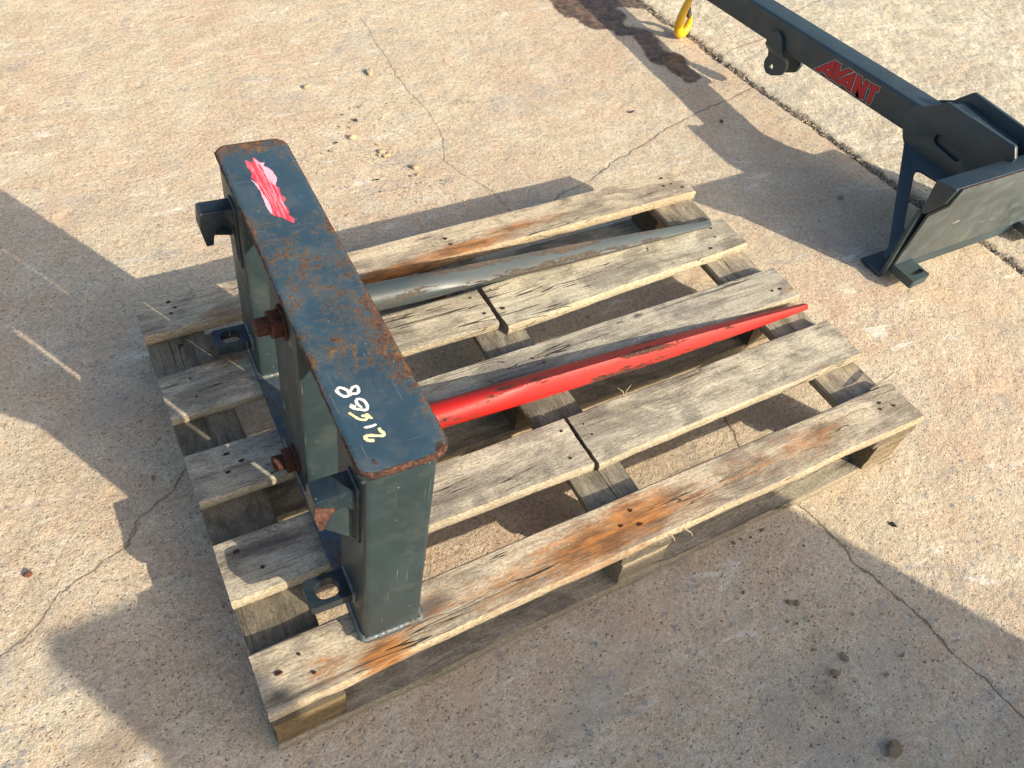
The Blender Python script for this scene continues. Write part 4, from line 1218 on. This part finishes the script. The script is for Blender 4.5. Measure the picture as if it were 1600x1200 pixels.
def scatter(name, pts, mats, seed):
    """tiny irregular tetra/octa grains joined in one object"""
    rs = random.Random(seed)
    V = []; F = []; MI = []
    base = [(1, 0, 0), (0, 1, 0), (-1, 0, 0), (0, -1, 0), (0, 0, 1), (0, 0, -1)]
    fc = [(0, 1, 4), (1, 2, 4), (2, 3, 4), (3, 0, 4), (1, 0, 5), (2, 1, 5), (3, 2, 5), (0, 3, 5)]
    for x, y, r, z in pts:
        k = len(V); a = rs.uniform(0, 6.28); sx, sy, sz = r*rs.uniform(.6, 1.4), r*rs.uniform(.6, 1.2), r*rs.uniform(.4, .8)
        for b in base:
            px_, py_, pz_ = b[0]*sx*rs.uniform(.8, 1.2), b[1]*sy*rs.uniform(.8, 1.2), b[2]*sz
            V.append((x+px_*math.cos(a)-py_*math.sin(a), y+px_*math.sin(a)+py_*math.cos(a), z+pz_+sz*.3))
        mi = rs.randrange(len(mats))
        for f in fc: F.append(tuple(k+i for i in f)); MI.append(mi)
    me = bpy.data.meshes.new(name); me.from_pydata(V, [], F)
    for m in mats: me.materials.append(m)
    me.polygons.foreach_set('material_index', MI)
    o = obj(name, me)
    return o
rs = random.Random(77)
pts = []
for cx, cy, sx, sy, n in ((.70, 1.10, .045, .05, 60), (.64, 1.44, .04, .04, 45), (.665, 1.26, .03, .02, 40), (.775, -.285, .05, .03, 110), (.82, -.16, .05, .05, 35), (.72, 1.41, .03, .03, 22), (.95, 1.43, .06, .02, 25), (.83, -.02, .06, .02, 25)):
    for _ in range(n): pts.append((rs.gauss(cx, sx), rs.gauss(cy, sy), rs.uniform(.0008, .0023), .0005))
for _ in range(60):
    pts.append((rs.gauss(.70, .10), rs.gauss(1.30, .14), rs.uniform(.0015, .0034), .0006))
for _ in range(2600):
    pts.append((rs.uniform(-.4, 2.6), rs.uniform(-.5, 2.2), rs.choice([.0006, .0008, .001, .0014]), .0))
o = scatter('loose_grit', [p for p in pts if not (-.01 < p[0] < 1.21 and -.01 < p[1] < .80)], [M_STONE, M_DSTONE, M_BSTONE], 3)
tag(o, 'loose sand and grit scattered over the concrete', 'grit', kind='stuff')
pts = []
for (a, b) in zip(JOINT[:-1], JOINT[1:]):
    L = math.dist(a, b)
    for _ in range(int(L*700)):
        t = rs.random(); w = rs.gauss(0, .010)
        pts.append((a[0]+(b[0]-a[0])*t+w, a[1]+(b[1]-a[1])*t, rs.choice([.001, .0015, .002, .003, .0045]), -.004))
o = scatter('joint_debris', pts, [M_DSTONE, M_BSTONE, M_DSTONE, M_STONE], 5)
tag(o, 'dark crumbly debris filling the joint between the two concrete slabs', 'debris', kind='stuff')

# ------------------------------------------------------------------ unseen box, invented and sized to throw the large foreground shade
sb = empty('sun_blocker', (1.13, -1.66, 0))
tag(sb, 'made-up grey steel box, out of view, added to cast the foreground shade', 'sun blocker')
X0, X1, Y0, Y1 = .625-1.13, 1.655-1.13, -2.02+1.66, -1.30+1.66
for x, y, hh in ((X0, Y1, .978), (X1, Y1, .880), (X0, Y0, .90), (X1, Y0, .88)):
    sx = 1 if x == X0 else -1; sy = 1 if y == Y0 else -1
    ww = .13 if (x == X0 and y == Y1) else .09
    obj('blocker_post', bm_mesh(box_bm(x, x+ww*sx, y, y+.05*sy, .0, hh, .004), 'blocker_post'), M_SUNBLK, sb)
obj('blocker_floor', bm_mesh(box_bm(X0+.01, X1-.01, Y0+.01, Y1-.01, .10, .14, .003), 'blocker_floor'), M_SUNBLK, sb)
obj('blocker_side', bm_mesh(box_bm(X0+.13, X1-.09, Y1-.012, Y1-.004, .02, .872, .002), 'blocker_side'), M_SUNBLK, sb)
obj('blocker_side', bm_mesh(box_bm(X0+.09, X1-.09, Y0+.004, Y0+.012, .02, .86, .002), 'blocker_side'), M_SUNBLK, sb)
obj('blocker_end', bm_mesh(box_bm(X0+.004, X0+.012, Y0+.05, Y1-.05, .02, .86, .002), 'blocker_end'), M_SUNBLK, sb)
obj('blocker_end', bm_mesh(box_bm(X1-.012, X1-.004, Y0+.05, Y1-.05, .02, .86, .002), 'blocker_end'), M_SUNBLK, sb)
